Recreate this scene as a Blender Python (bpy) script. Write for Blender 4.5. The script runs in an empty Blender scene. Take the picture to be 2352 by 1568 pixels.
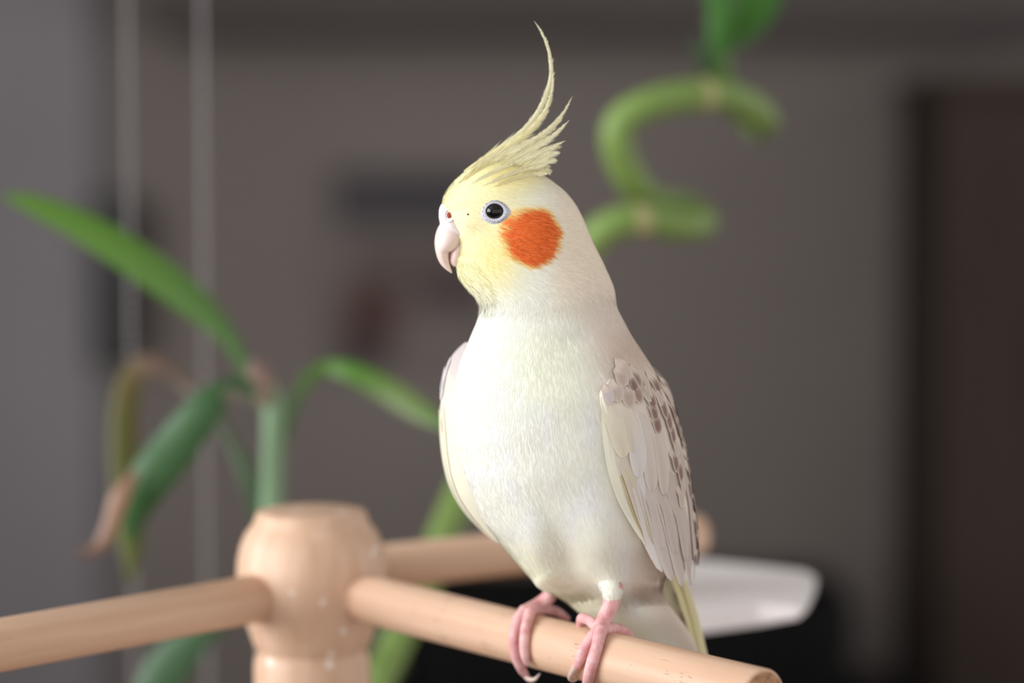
import bpy, bmesh, math, random
import numpy as np
from mathutils import Vector, Matrix
random.seed(7); np.random.seed(7)
SC = bpy.context.scene
COL = SC.collection

# ------------------------------------------------------------------ camera
F = 5553.0                                   # focal length in photo pixels (2352 x 1568)
PITCH = math.atan(0.0741)
CAM = Vector((0, 0, 1.25))
FWD = Vector((0, math.cos(PITCH), -math.sin(PITCH)))
UP = Vector((0, math.sin(PITCH), math.cos(PITCH)))
RIGHT = Vector((1, 0, 0))
FOCUS = 0.856
cd = bpy.data.cameras.new('camera'); cam = bpy.data.objects.new('camera', cd); COL.objects.link(cam)
cam.location = CAM; cam.rotation_euler = (math.pi/2 - PITCH, 0, 0)
cd.sensor_width = 36; cd.lens = F*36/2352; cd.clip_start = 0.02; cd.clip_end = 50
cd.dof.use_dof = True; cd.dof.focus_distance = FOCUS; cd.dof.aperture_fstop = 3.5
SC.camera = cam
# ------------------------------------------------------------------ light
w = bpy.data.worlds.new('world'); SC.world = w; w.use_nodes = True
w.node_tree.nodes['Background'].inputs[0].default_value = (1.0, 0.98, 0.965, 1)
w.node_tree.nodes['Background'].inputs[1].default_value = 1.06
def area(name, loc, target, sx, sy, power, col):
    l = bpy.data.lights.new(name, 'AREA'); l.shape = 'RECTANGLE'; l.size = sx; l.size_y = sy
    l.energy = power; l.color = col
    o = bpy.data.objects.new(name, l); COL.objects.link(o); o.location = loc
    o.rotation_euler = (Vector(target)-Vector(loc)).to_track_quat('-Z', 'Y').to_euler()
    return o
area('window_left_offscreen', (-1.99, 0.25, 1.6), (0.0, 0.25, 1.6), 1.84, 1.34, 68, (0.96, 0.985, 1.0))
vs = SC.view_settings
vs.view_transform = 'Standard'; vs.look = 'None'; vs.exposure = 0.0; vs.gamma = 1.0; vs.use_curve_mapping = False

# ------------------------------------------------------------------ helpers
def unp(px, py, d):
    return CAM + (FWD + RIGHT*((px-1176)/F) + UP*((784-py)/F))*d
def on_z(px, py, z):
    r = FWD + RIGHT*((px-1176)/F) + UP*((784-py)/F)
    return CAM + r*((z-CAM.z)/r.z)
def on_y(px, py, y):
    r = FWD + RIGHT*((px-1176)/F) + UP*((784-py)/F)
    return CAM + r*((y-CAM.y)/r.y)
D0 = 0.862; K = D0/F
def P(px, py, wv):                            # bird point: pixel plus depth offset in bird pixels
    return unp(px, py, D0 + wv*K)
_F = np.array(FWD); _U = np.array(UP); _C = np.array(CAM)
def Pn(x, y, wv):
    d = D0 + wv*K
    out = _C + d[..., None]*(_F + ((784-y)/F)[..., None]*_U)
    out[..., 0] += d*(x-1176)/F
    return out
def lin(c):
    c = np.asarray(c, float)/255.0
    return np.where(c <= 0.04045, c/12.92, ((c+0.055)/1.055)**2.4)
def L4(c): 
    a = lin(c); return (a[0], a[1], a[2], 1)
def sm(a, b, x):
    t = np.clip((np.asarray(x, float)-a)/(b-a), 0, 1); return t*t*(3-2*t)

def mat(name, col, rough=0.6, spec=0.5, build=None, metal=0.0):
    m = bpy.data.materials.new(name); m.use_nodes = True
    nt = m.node_tree; b = nt.nodes['Principled BSDF']
    b.inputs['Base Color'].default_value = L4(col); b.inputs['Roughness'].default_value = rough
    b.inputs['Specular IOR Level'].default_value = spec; b.inputs['Metallic'].default_value = metal
    if build: build(nt, b)
    return m
def noise_col(c1, c2, scale, stretch=(1, 1, 1), detail=4, lo=0.35, hi=0.65, bump=0.0, bscale=None, dist=0.001):
    def f(nt, b):
        N = nt.nodes; Lk = nt.links
        tc = N.new('ShaderNodeTexCoord'); mp = N.new('ShaderNodeMapping'); mp.inputs['Scale'].default_value = stretch
        Lk.new(tc.outputs['Object'], mp.inputs['Vector'])
        n = N.new('ShaderNodeTexNoise'); n.inputs['Scale'].default_value = scale; n.inputs['Detail'].default_value = detail
        Lk.new(mp.outputs[0], n.inputs['Vector'])
        r = N.new('ShaderNodeValToRGB'); r.color_ramp.elements[0].position = lo; r.color_ramp.elements[1].position = hi
        r.color_ramp.elements[0].color = L4(c1); r.color_ramp.elements[1].color = L4(c2)
        Lk.new(n.outputs['Fac'], r.inputs[0]); Lk.new(r.outputs[0], b.inputs['Base Color'])
        if bump:
            n2 = N.new('ShaderNodeTexNoise'); n2.inputs['Scale'].default_value = bscale or scale*3
            Lk.new(mp.outputs[0], n2.inputs['Vector'])
            bp = N.new('ShaderNodeBump'); bp.inputs['Strength'].default_value = bump; bp.inputs['Distance'].default_value = dist
            Lk.new(n2.outputs['Fac'], bp.inputs['Height']); Lk.new(bp.outputs[0], b.inputs['Normal'])
    return f
def attr_mat(name, rough=0.75, spec=0.2, bump=0.0, bscale=900, stretch=(1, 1, .25), sheen=0.0, trans=0.0, rnd=0.0):
    def f(nt, b):
        N = nt.nodes; Lk = nt.links
        a = N.new('ShaderNodeAttribute'); a.attribute_name = 'Col'
        Lk.new(a.outputs['Color'], b.inputs['Base Color'])
        b.inputs['Sheen Weight'].default_value = sheen
        if bump:
            tc = N.new('ShaderNodeTexCoord'); mp = N.new('ShaderNodeMapping'); mp.inputs['Scale'].default_value = stretch
            Lk.new(tc.outputs['Object'], mp.inputs['Vector'])
            n = N.new('ShaderNodeTexNoise'); n.inputs['Scale'].default_value = bscale; n.inputs['Detail'].default_value = 3
            Lk.new(mp.outputs[0], n.inputs['Vector'])
            bp = N.new('ShaderNodeBump'); bp.inputs['Strength'].default_value = bump; bp.inputs['Distance'].default_value = 0.0006
            Lk.new(n.outputs['Fac'], bp.inputs['Height']); Lk.new(bp.outputs[0], b.inputs['Normal'])
        if trans:
            t = N.new('ShaderNodeBsdfTranslucent'); mx = N.new('ShaderNodeMixShader'); mx.inputs[0].default_value = trans
            Lk.new(a.outputs['Color'], t.inputs[0]); Lk.new(b.outputs[0], mx.inputs[1]); Lk.new(t.outputs[0], mx.inputs[2])
            Lk.new(mx.outputs[0], N['Material Output'].inputs[0])
    return mat(name, (230, 230, 220), rough, spec, f)

def link(name, me, m=None, parent=None, smooth=True):
    o = bpy.data.objects.new(name, me); COL.objects.link(o)
    if m: me.materials.append(m)
    if smooth and len(me.polygons): me.polygons.foreach_set('use_smooth', [True]*len(me.polygons))
    if parent is not None: setpar(o, parent)
    return o
def setpar(o, parent):
    o.parent = parent
    t = Vector(parent.location) if parent.parent is None else Vector((0, 0, 0))   # parts are built in world coordinates
    o.matrix_parent_inverse = Matrix.Translation(-t)
def pmesh(name, verts, faces, cols=None):
    me = bpy.data.meshes.new(name); me.from_pydata([tuple(v) for v in verts], [], faces); me.update()
    if cols is not None:
        a = me.color_attributes.new('Col', 'FLOAT_COLOR', 'POINT')
        c = np.ones((len(verts), 4), np.float32); c[:, :3] = cols
        a.data.foreach_set('color', c.ravel())
    return me
def bmesh_obj(name, bm, m, parent=None, smooth=True):
    me = bpy.data.meshes.new(name); bm.normal_update(); bm.to_mesh(me); bm.free()
    return link(name, me, m, parent, smooth)
def box_bm(c, s, bevel=0.0, seg=3, bm=None, rotz=0):
    nb = bmesh.new(); bmesh.ops.create_cube(nb, size=1)
    for v in nb.verts: v.co = Vector((v.co.x*s[0], v.co.y*s[1], v.co.z*s[2]))
    if bevel: bmesh.ops.bevel(nb, geom=nb.edges[:], offset=bevel, segments=seg, profile=0.5, affect='EDGES')
    M = Matrix.Translation(Vector(c)) @ Matrix.Rotation(rotz, 4, 'Z')
    bmesh.ops.transform(nb, matrix=M, verts=nb.verts)
    if bm is None: return nb
    me = bpy.data.meshes.new('t'); nb.to_mesh(me); nb.free(); bm.from_mesh(me); bpy.data.meshes.remove(me)
    return bm
def box(name, c, s, m, parent=None, bevel=0.0, seg=3, rotz=0):
    return bmesh_obj(name, box_bm(c, s, bevel, seg, rotz=rotz), m, parent, smooth=bevel > 0.006)
def lathe(name, prof, centre, m, parent=None, n=64):
    vs_, fs = [], []
    for (r, z) in prof:
        for i in range(n):
            a = 2*math.pi*i/n; vs_.append((centre[0]+r*math.cos(a), centre[1]+r*math.sin(a), z))
    for j in range(len(prof)-1):
        for i in range(n):
            fs.append((j*n+i, j*n+(i+1) % n, (j+1)*n+(i+1) % n, (j+1)*n+i))
    fs.append(tuple(range(n))); fs.append(tuple(reversed(range((len(prof)-1)*n, len(prof)*n))))
    me = pmesh(name, vs_, fs)
    bm = bmesh.new(); bm.from_mesh(me); bmesh.ops.recalc_face_normals(bm, faces=bm.faces); bm.to_mesh(me); bm.free()
    return link(name, me, m, parent)
def crom(pts, n):
    """Catmull-Rom resample of a list of equal-length tuples to n rows."""
    A = np.array([tuple(p) for p in pts], float)
    A = np.vstack([2*A[0]-A[1], A, 2*A[-1]-A[-2]])
    m = len(A)-3; out = []
    for t in np.linspace(0, m-1e-9, n):
        i = int(t); f = t-i; p0, p1, p2, p3 = A[i:i+4]
        out.append(0.5*((2*p1)+(p2-p0)*f+(2*p0-5*p1+4*p2-p3)*f*f+(3*p1-p0-3*p2+p3)*f**3))
    return np.array(out)
def tube_data(pts, rad, n=12, seg=40, cap=True):
    """sweep: pts world points, rad radii; rounded ends"""
    A = crom([tuple(p)+(r,) for p, r in zip(pts, rad)], seg)
    C = [Vector(a[:3]) for a in A]; R = [max(1e-5, a[3]) for a in A]
    T = []
    for i in range(seg):
        T.append((C[min(i+1, seg-1)]-C[max(i-1, 0)]).normalized())
    if cap:
        pre, post = [], []
        for k in (75, 45, 20):
            a = math.radians(k)
            pre.append((C[0]-T[0]*R[0]*math.sin(a), R[0]*math.cos(a), T[0]))
        for k in (20, 45, 75):
            a = math.radians(k)
            post.append((C[-1]+T[-1]*R[-1]*math.sin(a), R[-1]*math.cos(a), T[-1]))
        C = [p[0] for p in pre]+C+[p[0] for p in post]; R = [p[1] for p in pre]+R+[p[1] for p in post]
        T = [p[2] for p in pre]+T+[p[2] for p in post]
    nrm = T[0].orthogonal().normalized(); vs_, fs = [], []
    for i in range(len(C)):
        nrm = (nrm - T[i]*nrm.dot(T[i])).normalized(); b = T[i].cross(nrm)
        for k in range(n):
            a = 2*math.pi*k/n; vs_.append(C[i]+(nrm*math.cos(a)+b*math.sin(a))*R[i])
    for j in range(len(C)-1):
        for k in range(n):
            fs.append((j*n+k, j*n+(k+1) % n, (j+1)*n+(k+1) % n, (j+1)*n+k))
    fs.append(tuple(reversed(range(n)))); fs.append(tuple(range((len(C)-1)*n, len(C)*n)))
    return vs_, fs
def tube(name, pts, rad, m, parent=None, n=12, seg=40, cols=None):
    v, f = tube_data(pts, rad, n, seg)
    me = pmesh(name, v, f, None if cols is None else np.tile(lin(cols), (len(v), 1)))
    return link(name, me, m, parent)
def tubes(name, lst, m, parent=None, n=12, seg=24):
    V, Fc = [], []
    for pts, rad in lst:
        v, f = tube_data(pts, rad, n, seg); o = len(V); V += v; Fc += [tuple(i+o for i in q) for q in f]
    return link(name, pmesh(name, V, Fc), m, parent)
def empty(name, loc):
    o = bpy.data.objects.new(name, None); COL.objects.link(o); o.location = loc; o.empty_display_size = 0.02
    return o
def tag(o, label=None, cat=None, group=None, kind=None):
    if label: o['label'] = label
    if cat: o['category'] = cat
    if group: o['group'] = group
    if kind: o['kind'] = kind
    return o

# ------------------------------------------------------------------ materials
M_wall = mat('wall_paint', (136, 127, 123), 0.85, 0.2, noise_col((133, 124, 120), (139, 130, 126), 2.0, bump=.1, bscale=120))
M_wall_l = mat('side_wall_paint', (190, 186, 182), 0.85, 0.2, noise_col((186, 182, 178), (194, 190, 186), 2.0))
M_floor = mat('floor_wood', (110, 92, 80), 0.5, 0.4, noise_col((92, 76, 64), (122, 102, 88), 3, (1, 8, 1)))
M_ceil = mat('ceiling_paint', (215, 213, 210), 0.9, 0.1, noise_col((212, 210, 207), (218, 216, 213), 4))
M_door = mat('grey_door_lacquer', (146, 141, 145), 0.6, 0.3, noise_col((143, 138, 142), (149, 144, 148), 3))
M_brown = mat('dark_brown_wood', (54, 42, 36), 0.6, 0.25, noise_col((48, 36, 31), (60, 48, 41), 6, (6, 1, .6)))
M_shelf = mat('grey_brown_shelf', (82, 75, 74), 0.7, 0.3, noise_col((79, 72, 71), (85, 78, 77), 6, (.5, 3, 3)))
M_black = mat('black_leather', (6, 5, 5), 0.6, 0.12, noise_col((5, 4, 4), (8, 7, 7), 30, bump=.3, bscale=260))
M_blackm = mat('black_metal', (14, 12, 13), 0.4, 0.5, noise_col((12, 10, 11), (16, 14, 15), 30))
M_white = mat('white_plastic', (240, 234, 234), 0.5, 0.4, noise_col((237, 231, 231), (243, 237, 237), 30))
M_frame = mat('window_frame_white', (230, 230, 228), 0.5, 0.4, noise_col((228, 228, 226), (232, 232, 230), 10))
M_bead = mat('pale_bead', (146, 141, 142), 0.4, 0.4, noise_col((142, 137, 138), (150, 145, 146), 200))
M_table = mat('table_oak', (150, 112, 80), 0.5, 0.4, noise_col((138, 100, 70), (162, 124, 92), 5, (1, 9, 9)))
M_pot = mat('pot_glaze', (206, 204, 198), 0.3, 0.5, noise_col((202, 200, 194), (210, 208, 202), 12))
M_soil = mat('pebbles', (120, 112, 104), 0.9, 0.2, noise_col((80, 72, 66), (150, 142, 132), 160, bump=.8))
def wood_build(c1, c2, fleck, amt=.5):
    def f(nt, b):
        N = nt.nodes; Lk = nt.links
        tc = N.new('ShaderNodeTexCoord'); mp = N.new('ShaderNodeMapping'); mp.inputs['Scale'].default_value = (1, 1, .06)
        Lk.new(tc.outputs['Generated' if False else 'Object'], mp.inputs['Vector'])
        n = N.new('ShaderNodeTexNoise'); n.inputs['Scale'].default_value = 160; n.inputs['Detail'].default_value = 5
        Lk.new(mp.outputs[0], n.inputs['Vector'])
        r = N.new('ShaderNodeValToRGB'); r.color_ramp.elements[0].position = .32; r.color_ramp.elements[1].position = .68
        r.color_ramp.elements[0].color = L4(c1); r.color_ramp.elements[1].color = L4(c2)
        Lk.new(n.outputs['Fac'], r.inputs[0])
        mp2 = N.new('ShaderNodeMapping'); mp2.inputs['Scale'].default_value = (1, 1, .16)
        Lk.new(tc.outputs['Object'], mp2.inputs['Vector'])
        v = N.new('ShaderNodeTexNoise'); v.inputs['Scale'].default_value = 1500; v.inputs['Detail'].default_value = 1
        Lk.new(mp2.outputs[0], v.inputs['Vector'])
        n3 = N.new('ShaderNodeTexNoise'); n3.inputs['Scale'].default_value = 60
        Lk.new(tc.outputs['Object'], n3.inputs['Vector'])
        mul = N.new('ShaderNodeMath'); mul.operation = 'MULTIPLY'
        Lk.new(v.outputs['Fac'], mul.inputs[0]); Lk.new(n3.outputs['Fac'], mul.inputs[1])
        r2 = N.new('ShaderNodeValToRGB'); r2.color_ramp.elements[0].position = .375; r2.color_ramp.elements[1].position = .42
        r2.color_ramp.elements[0].color = (0, 0, 0, 1); r2.color_ramp.elements[1].color = (amt, amt, amt, 1)
        Lk.new(mul.outputs[0], r2.inputs[0])
        mx = N.new('ShaderNodeMix'); mx.data_type = 'RGBA'; mx.inputs[7].default_value = L4(fleck)
        Lk.new(r2.outputs[0], mx.inputs[0]); Lk.new(r.outputs[0], mx.inputs[6]); Lk.new(mx.outputs[2], b.inputs['Base Color'])
    return f
M_wood = mat('perch_beech', (216, 176, 146), 0.5, 0.35, wood_build((204, 166, 138), (220, 185, 160), (140, 94, 72), .55))
M_wood2 = mat('perch_beech_plain', (210, 168, 138), 0.5, 0.35, wood_build((204, 166, 138), (220, 185, 160), (190, 148, 122), .3))
def hub_build(nt, b):
    wood_build((204, 166, 138), (220, 185, 160), (214, 180, 154))(nt, b)
    # small worn pale flecks
    N = nt.nodes; Lk = nt.links; src = b.inputs['Base Color'].links[0].from_socket
    n = N.new('ShaderNodeTexNoise'); n.inputs['Scale'].default_value = 130; n.inputs['Detail'].default_value = 1
    tc = N.new('ShaderNodeTexCoord'); Lk.new(tc.outputs['Object'], n.inputs['Vector'])
    r = N.new('ShaderNodeValToRGB'); r.color_ramp.elements[0].position = .69; r.color_ramp.elements[1].position = .73; Lk.new(n.outputs['Fac'], r.inputs[0])
    mx = N.new('ShaderNodeMix'); mx.data_type = 'RGBA'; mx.inputs[7].default_value = L4((240, 226, 214))
    Lk.new(r.outputs[0], mx.inputs[0]); Lk.new(src, mx.inputs[6]); Lk.new(mx.outputs[2], b.inputs['Base Color'])
M_hub = mat('hub_turned_beech', (206, 160, 124), 0.42, 0.4, hub_build)
M_endgrain = mat('end_grain', (176, 132, 100), 0.8, 0.2, noise_col((150, 108, 80), (190, 146, 112), 500))

# ------------------------------------------------------------------ the room
def struct(o): o['kind'] = 'structure'; return o
struct(box('floor', (0.3, 1.2, -0.05), (4.6, 6.0, 0.1), M_floor))
struct(box('ceiling', (0.3, 1.2, 2.55), (4.6, 6.0, 0.1), M_ceil))
WY = 3.9
struct(box('wall_back', (0.3, WY+0.05, 1.25), (4.6, 0.1, 2.6), M_wall))
def bmboxes(name, boxes, m, parent=None):
    bm = bmesh.new()
    for c, s in boxes: box_bm(c, s, bm=bm)
    return bmesh_obj(name, bm, m, parent, smooth=False)
WX = -1.85
wl = struct(bmboxes('wall_left', [((WX-.05, 2.55, 1.25), (.1, 2.7, 2.5)), ((WX-.05, -1.25, 1.25), (.1, 1.1, 2.5)),
    ((WX-.05, .25, .45), (.1, 1.9, .9)), ((WX-.05, .25, 2.4), (.1, 1.9, .2))], M_wall_l))
wf = struct(bmboxes('window_1', [((WX-.04, .25, .93), (.06, 1.9, .06)), ((WX-.04, .25, 2.27), (.06, 1.9, .06)),
    ((WX-.04, -.67, 1.6), (.06, .06, 1.4)), ((WX-.04, 1.17, 1.6), (.06, .06, 1.4))], M_frame))
box('window_mullion', (WX-.04, .25, 1.6), (.05, .05, 1.3), M_frame, wf)
box('window_sill', (WX+.05, .25, .915), (.2, 1.9, .03), M_frame, wf)
struct(box('baseboard_back', (0.3, WY-.008, .05), (4.4, .016, .1), M_frame))
# grey door with dark edge gap and long black handle
xd = on_y(225, 700, WY-.03).x
dr = struct(box('door_1', (xd-.42, WY-.03, 1.03), (.84, .06, 2.06), M_door, bevel=.004))
x0 = on_y(232, 700, WY).x; x1 = on_y(262, 700, WY).x
struct(box('trim_1', ((x0+x1)/2, WY-.012, 1.03), (x1-x0, .024, 2.06), M_door))
a = on_y(212, 445, WY-.06); b = on_y(310, 840, WY-.06)
box('handle_bar', ((a.x+b.x)/2, WY-.07, (a.z+b.z)/2), (abs(b.x-a.x), .02, a.z-b.z), M_blackm, dr, bevel=.006)
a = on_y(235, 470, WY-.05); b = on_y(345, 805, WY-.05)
hp = box('handle_shade_plate', ((a.x+b.x)/2, WY-.03, (a.z+b.z)/2), (abs(b.x-a.x), .06, a.z-b.z), M_shelf, dr, bevel=.004)  # grey plate added to stand in for the shadow beside the handle bar

# dark brown cabinet on the right
a = on_y(2160, 190, 3.5)
cb = empty('tall_cabinet', (a.x+.45, 3.68, 0))
box('carcass', (a.x+.45, 3.69, a.z/2), (.9, .36, a.z-.02), M_brown, cb, bevel=.004)
for sx in (-1, 1): 
    dd = box('cabinet_door', (a.x+.45+sx*.224, 3.5, a.z/2+.02), (.44, .02, a.z-.1), M_brown, cb, bevel=.003)
    box('door_knob', (a.x+.45+sx*.05, 3.48, .8), (.02, .025, .02), M_blackm, dd, bevel=.006)
box('cabinet_top', (a.x+.45, 3.68, a.z), (.92, .38, .025), M_brown, cb, bevel=.004)
tag(cb, 'tall dark brown wooden cabinet against the taupe wall', 'cabinet')
# wall shelf / cupboard bottom across the top
a = on_y(335, 72, 3.7); b = on_y(2500, 25, 3.7)
sh = empty('wall_shelf', ((a.x+b.x)/2, WY-.01, a.z))
box('shelf_board', ((a.x+b.x)/2, 3.79, a.z+.10), (b.x-a.x, .22, .20), M_shelf, sh, bevel=.004)
for fx in (.15, .85): box('shelf_bracket', (a.x+(b.x-a.x)*fx, 3.86, a.z+.24), (.03, .08, .1), M_blackm, sh, bevel=.003)
tag(sh, 'grey-brown box shelf mounted high on the taupe wall', 'shelf')
# small picture with dark patches
pa = on_y(760, 380, WY-.02); pb = on_y(1115, 850, WY-.02)
pic = empty('wall_picture', ((pa.x+pb.x)/2, WY-.01, pb.z))
nx, nz = 60, 70; V = []; Fc = []; C = []
for j in range(nz+1):
    for i in range(nx+1):
        u, v = i/nx, j/nz; V.append((pa.x+(pb.x-pa.x)*u, WY-.018, pa.z+(pb.z-pa.z)*v))
        c = np.array((132, 122, 119.))
        def mixc(c, col, m): return c*(1-m)+np.array(col, float)*m
        c = mixc(c, (84, 80, 84), float(sm(.0, .06, u)*sm(.99, .93, u)*sm(.0, .05, v)*sm(.34, .28, v)))
        c = mixc(c, (112, 102, 98), float(sm(.08, .2, u)*sm(.3, .4, v)*sm(.62, .52, v)))
        c = mixc(c, (72, 44, 40), float(math.exp(-((u-.26)/.17)**2-((v-.72)/.15)**2)))
        c = mixc(c, (66, 56, 57), float(math.exp(-((u-.2)/.16)**2-((v-.93)/.12)**2)))
        c = mixc(c, (70, 60, 60), float(math.exp(-((u-.8)/.3)**2-((v-.62)/.1)**2))*.8)
        C.append(lin(c))
for j in range(nz):
    for i in range(nx): k = j*(nx+1)+i; Fc.append((k, k+1, k+nx+2, k+nx+1))
M_print = attr_mat('picture_print', .8, .2)
link('print', pmesh('print', V, Fc, np.array(C)), M_print, pic)
box('backing', ((pa.x+pb.x)/2, WY-.008, (pa.z+pb.z)/2), (pb.x-pa.x, .016, pa.z-pb.z), M_shelf, pic)
tag(pic, 'small unframed picture of dark and reddish patches on the wall', 'picture')

# black armchair
ad = 3.05
a = on_y(905, 1335, ad); b = on_y(1975, 1335, ad)
ac = empty('armchair', ((a.x+b.x)/2, ad-.2, 0))
cx = (a.x+b.x)/2; bw = b.x-a.x
box('backrest', (cx, ad+.08, (a.z+.28)/2), (bw, .18, a.z-.28), M_black, ac, bevel=.05, seg=5)
box('seat', (cx, ad-.3, .3), (bw-.02, .62, .24), M_black, ac, bevel=.05, seg=5)
for sx in (-1, 1):
    box('armrest', (cx+sx*(bw/2+.06), ad-.22, .33), (.15, .78, .5), M_black, ac, bevel=.05, seg=5)
    for sy in (-.55, .1): box('leg', (cx+sx*(bw/2), ad+sy, .05), (.05, .05, .1), M_brown, ac, bevel=.004)
tag(ac, 'black leather armchair standing behind the wooden perch', 'armchair')

# table that carries perch and plant (below the frame)
TZ = 0.74
HUB = Vector((-.0846, 1.0120, 0))
tb = empty('side_table', (0.0, 1.2, 0))
box('table_top', (0.0, 1.2, TZ-.015), (1.0, .75, .03), M_table, tb, bevel=.004)
for sx in (-1, 1):
    for sy in (-1, 1): box('leg', (sx*.45, 1.2+sy*.33, (TZ-.03)/2), (.045, .045, TZ-.028), M_table, tb, bevel=.004)
tag(tb, 'oak side table carrying the bird perch and the bamboo pot', 'table')

# ------------------------------------------------------------------ perch stand
AZ = 1.07; AR = 0.0100
st = empty('perch_stand', (HUB.x, HUB.y, TZ))
prof = [(.0215, 1.1003), (.0232, 1.0998), (.0240, 1.0985), (.0246, 1.0960), (.0262, 1.0935), (.0288, 1.0900), (.0308, 1.0850), (.0320, 1.0790),
        (.0324, 1.0730), (.0320, 1.0660), (.0306, 1.0590), (.0285, 1.0520), (.0262, 1.0455), (.0250, 1.0418), (.0238, 1.0402), (.0236, 1.0388),
        (.0246, 1.0368), (.0252, 1.0330), (.0252, 1.020), (.0246, 1.005), (.0225, .995), (.0175, .985), (.0165, .95), (.0165, .80), (.020, .785), (.024, .775), (.024, .762)]
prof = [(r*.980, 1.25-(1.25-z)*.977 if z > .9 else z) for r, z in prof]
lathe('post', prof, HUB, M_hub, st)
lathe('base', [(.10, TZ), (.11, TZ+.004), (.11, TZ+.016), (.105, TZ+.021), (.03, TZ+.023)], HUB, M_hub, st, n=80)
# arms: dowels modelled along local Z so the grain follows them
def dowel(p0, p1, name='perch_arm', wm=None):
    p0 = Vector(p0); p1 = Vector(p1); Lg = (p1-p0).length; n = 48
    pr = [(AR*.86, 0), (AR, .0012), (AR, Lg-.0010), (AR*.955, Lg-.0002), (AR*.9, Lg)]
    V = []; Fc = []
    for r, z in pr:
        for i in range(n): V.append((r*math.cos(2*math.pi*i/n), r*math.sin(2*math.pi*i/n), z))
    for j in range(len(pr)-1):
        for i in range(n): Fc.append((j*n+i, j*n+(i+1) % n, (j+1)*n+(i+1) % n, (j+1)*n+i))
    Fc.append(tuple(reversed(range(n)))); Fc.append(tuple(range((len(pr)-1)*n, len(pr)*n)))
    me = pmesh(name, V, Fc); me.materials.append(wm or M_wood); me.materials.append(M_endgrain)
    me.polygons.foreach_set('use_smooth', [True]*len(me.polygons)); me.polygons[-1].use_smooth = False; me.polygons[-1].material_index = 1
    o = bpy.data.objects.new(name, me); COL.objects.link(o)
    o.rotation_euler = (p1-p0).to_track_quat('Z', 'Y').to_euler(); o.location = p0
    o.parent = st; o.matrix_parent_inverse = Matrix.Translation(-Vector(st.location))
    return o
hubc = Vector((HUB.x, HUB.y, AZ))
A_near0 = on_z(800, 1364, AZ); A_near1 = on_z(1754, 1603, AZ)
dirn = (A_near1-A_near0).normalized()
near_start = A_near0 - dirn*0.02
dowel(near_start, A_near1)
A_l0 = on_z(575, 1376, AZ); A_l1 = on_z(0, 1481, AZ); dl = (A_l1-A_l0).normalized()
dowel(A_l0-dl*.012, A_l0+dl*.20, wm=M_wood2)
A_f0 = on_z(890, 1300, AZ); A_f1 = on_z(1604, 1226, AZ); df = (A_f1-A_f0).normalized()
dowel(A_f0-df*.055, A_f1, wm=M_wood2)
tag(st, 'pale turned wooden bird perch with three dowel arms', 'perch')

# white tray slung under the far arm
TRZ = 1.045
outl = [(1430, 1262), (1600, 1284), (1740, 1298), (1850, 1310), (1876, 1322), (1872, 1350), (1856, 1384), (1838, 1396), (1740, 1388), (1560, 1398), (1400, 1400)]
pts = [on_z(x, y, TRZ) for x, y in outl]
bm = bmesh.new()
top = [bm.verts.new(p) for p in pts]; thick = [.004, .005, .005, .004, .003, .003, .004, .005, .010, .0135, .0135]
botv = [bm.verts.new(p-Vector((0, 0, t))) for p, t in zip(pts, thick)]
bm.faces.new(top); bm.faces.new(list(reversed(botv)))
for i in range(len(pts)):
    j = (i+1) % len(pts); bm.faces.new((top[j], top[i], botv[i], botv[j]))
bmesh.ops.recalc_face_normals(bm, faces=bm.faces)
bmesh.ops.bevel(bm, geom=bm.edges[:], offset=.0012, segments=2, affect='EDGES')
ctr = sum(pts, Vector())/len(pts)
tr = empty('perch_tray', (ctr.x, ctr.y, TRZ))
bmesh_obj('tray_board', bm, M_white, tr, smooth=False)
for s in (.024, .044):
    q = A_f1 - df*s
    pr = [(q.x+.011*math.cos(t)*(-df.y), q.y+.011*math.cos(t)*df.x, AZ+.011*math.sin(t)) for t in np.linspace(-.4, math.pi+.4, 9)]
    pr = [(pr[0][0], pr[0][1], TRZ-.002)]+pr+[(pr[-1][0], pr[-1][1], TRZ-.002)]
    tube('hook', [Vector(p) for p in pr], [.0012]*len(pr), M_white, tr, n=8, seg=36)
tag(tr, 'white tapered plastic tray hooked under the rear wooden arm', 'tray')

# ------------------------------------------------------------------ bead chain
chd = 1.38
ch = empty('bead_chain', unp(385, 700, chd).xy.to_3d()+Vector((0, 0, 2.5)))
bmb = bmesh.new(); bmesh.ops.create_icosphere(bmb, subdivisions=2, radius=.0019)
bead_me = bpy.data.meshes.new('bead'); bmb.to_mesh(bead_me); bmb.free(); bead_me.materials.append(M_bead)
bead_me.polygons.foreach_set('use_smooth', [True]*len(bead_me.polygons))
far_beads = []
sx = [on_y(300, 700, 1.38).x, on_y(470, 700, 1.38).x]; cz0 = .88
path = [(sx[0], 2.46-.0062*i) for i in range(int((2.46-cz0)/.0062))]
half = (sx[1]-sx[0])/2
path += [((sx[0]+sx[1])/2-half*math.cos(t), cz0-half*math.sin(t)) for t in np.linspace(0, math.pi, 11)]
path += [(sx[1], cz0+.0062*i) for i in range(1, int((2.46-cz0)/.0062))]
for (x, z) in path:
    if .94 < z < 1.56:
        o = bpy.data.objects.new('bead', bead_me); COL.objects.link(o); o.location = (x, 1.38, z)
        o.parent = ch; o.matrix_parent_inverse = Matrix.Translation(-Vector(ch.location))
    else: far_beads.append((x, z))
bm = bmesh.new()
for x, z in far_beads: bmesh.ops.create_icosphere(bm, subdivisions=1, radius=.0019, matrix=Matrix.Translation((x, 1.38, z)))
tag(bmesh_obj('bead_run', bm, M_bead, ch), kind='stuff')
cp = crom([(x, 1.38, z) for x, z in path[::4]], 260)
tube('cord', [Vector(p) for p in cp], [.0007]*len(cp), M_bead, ch, n=6, seg=400)
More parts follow.
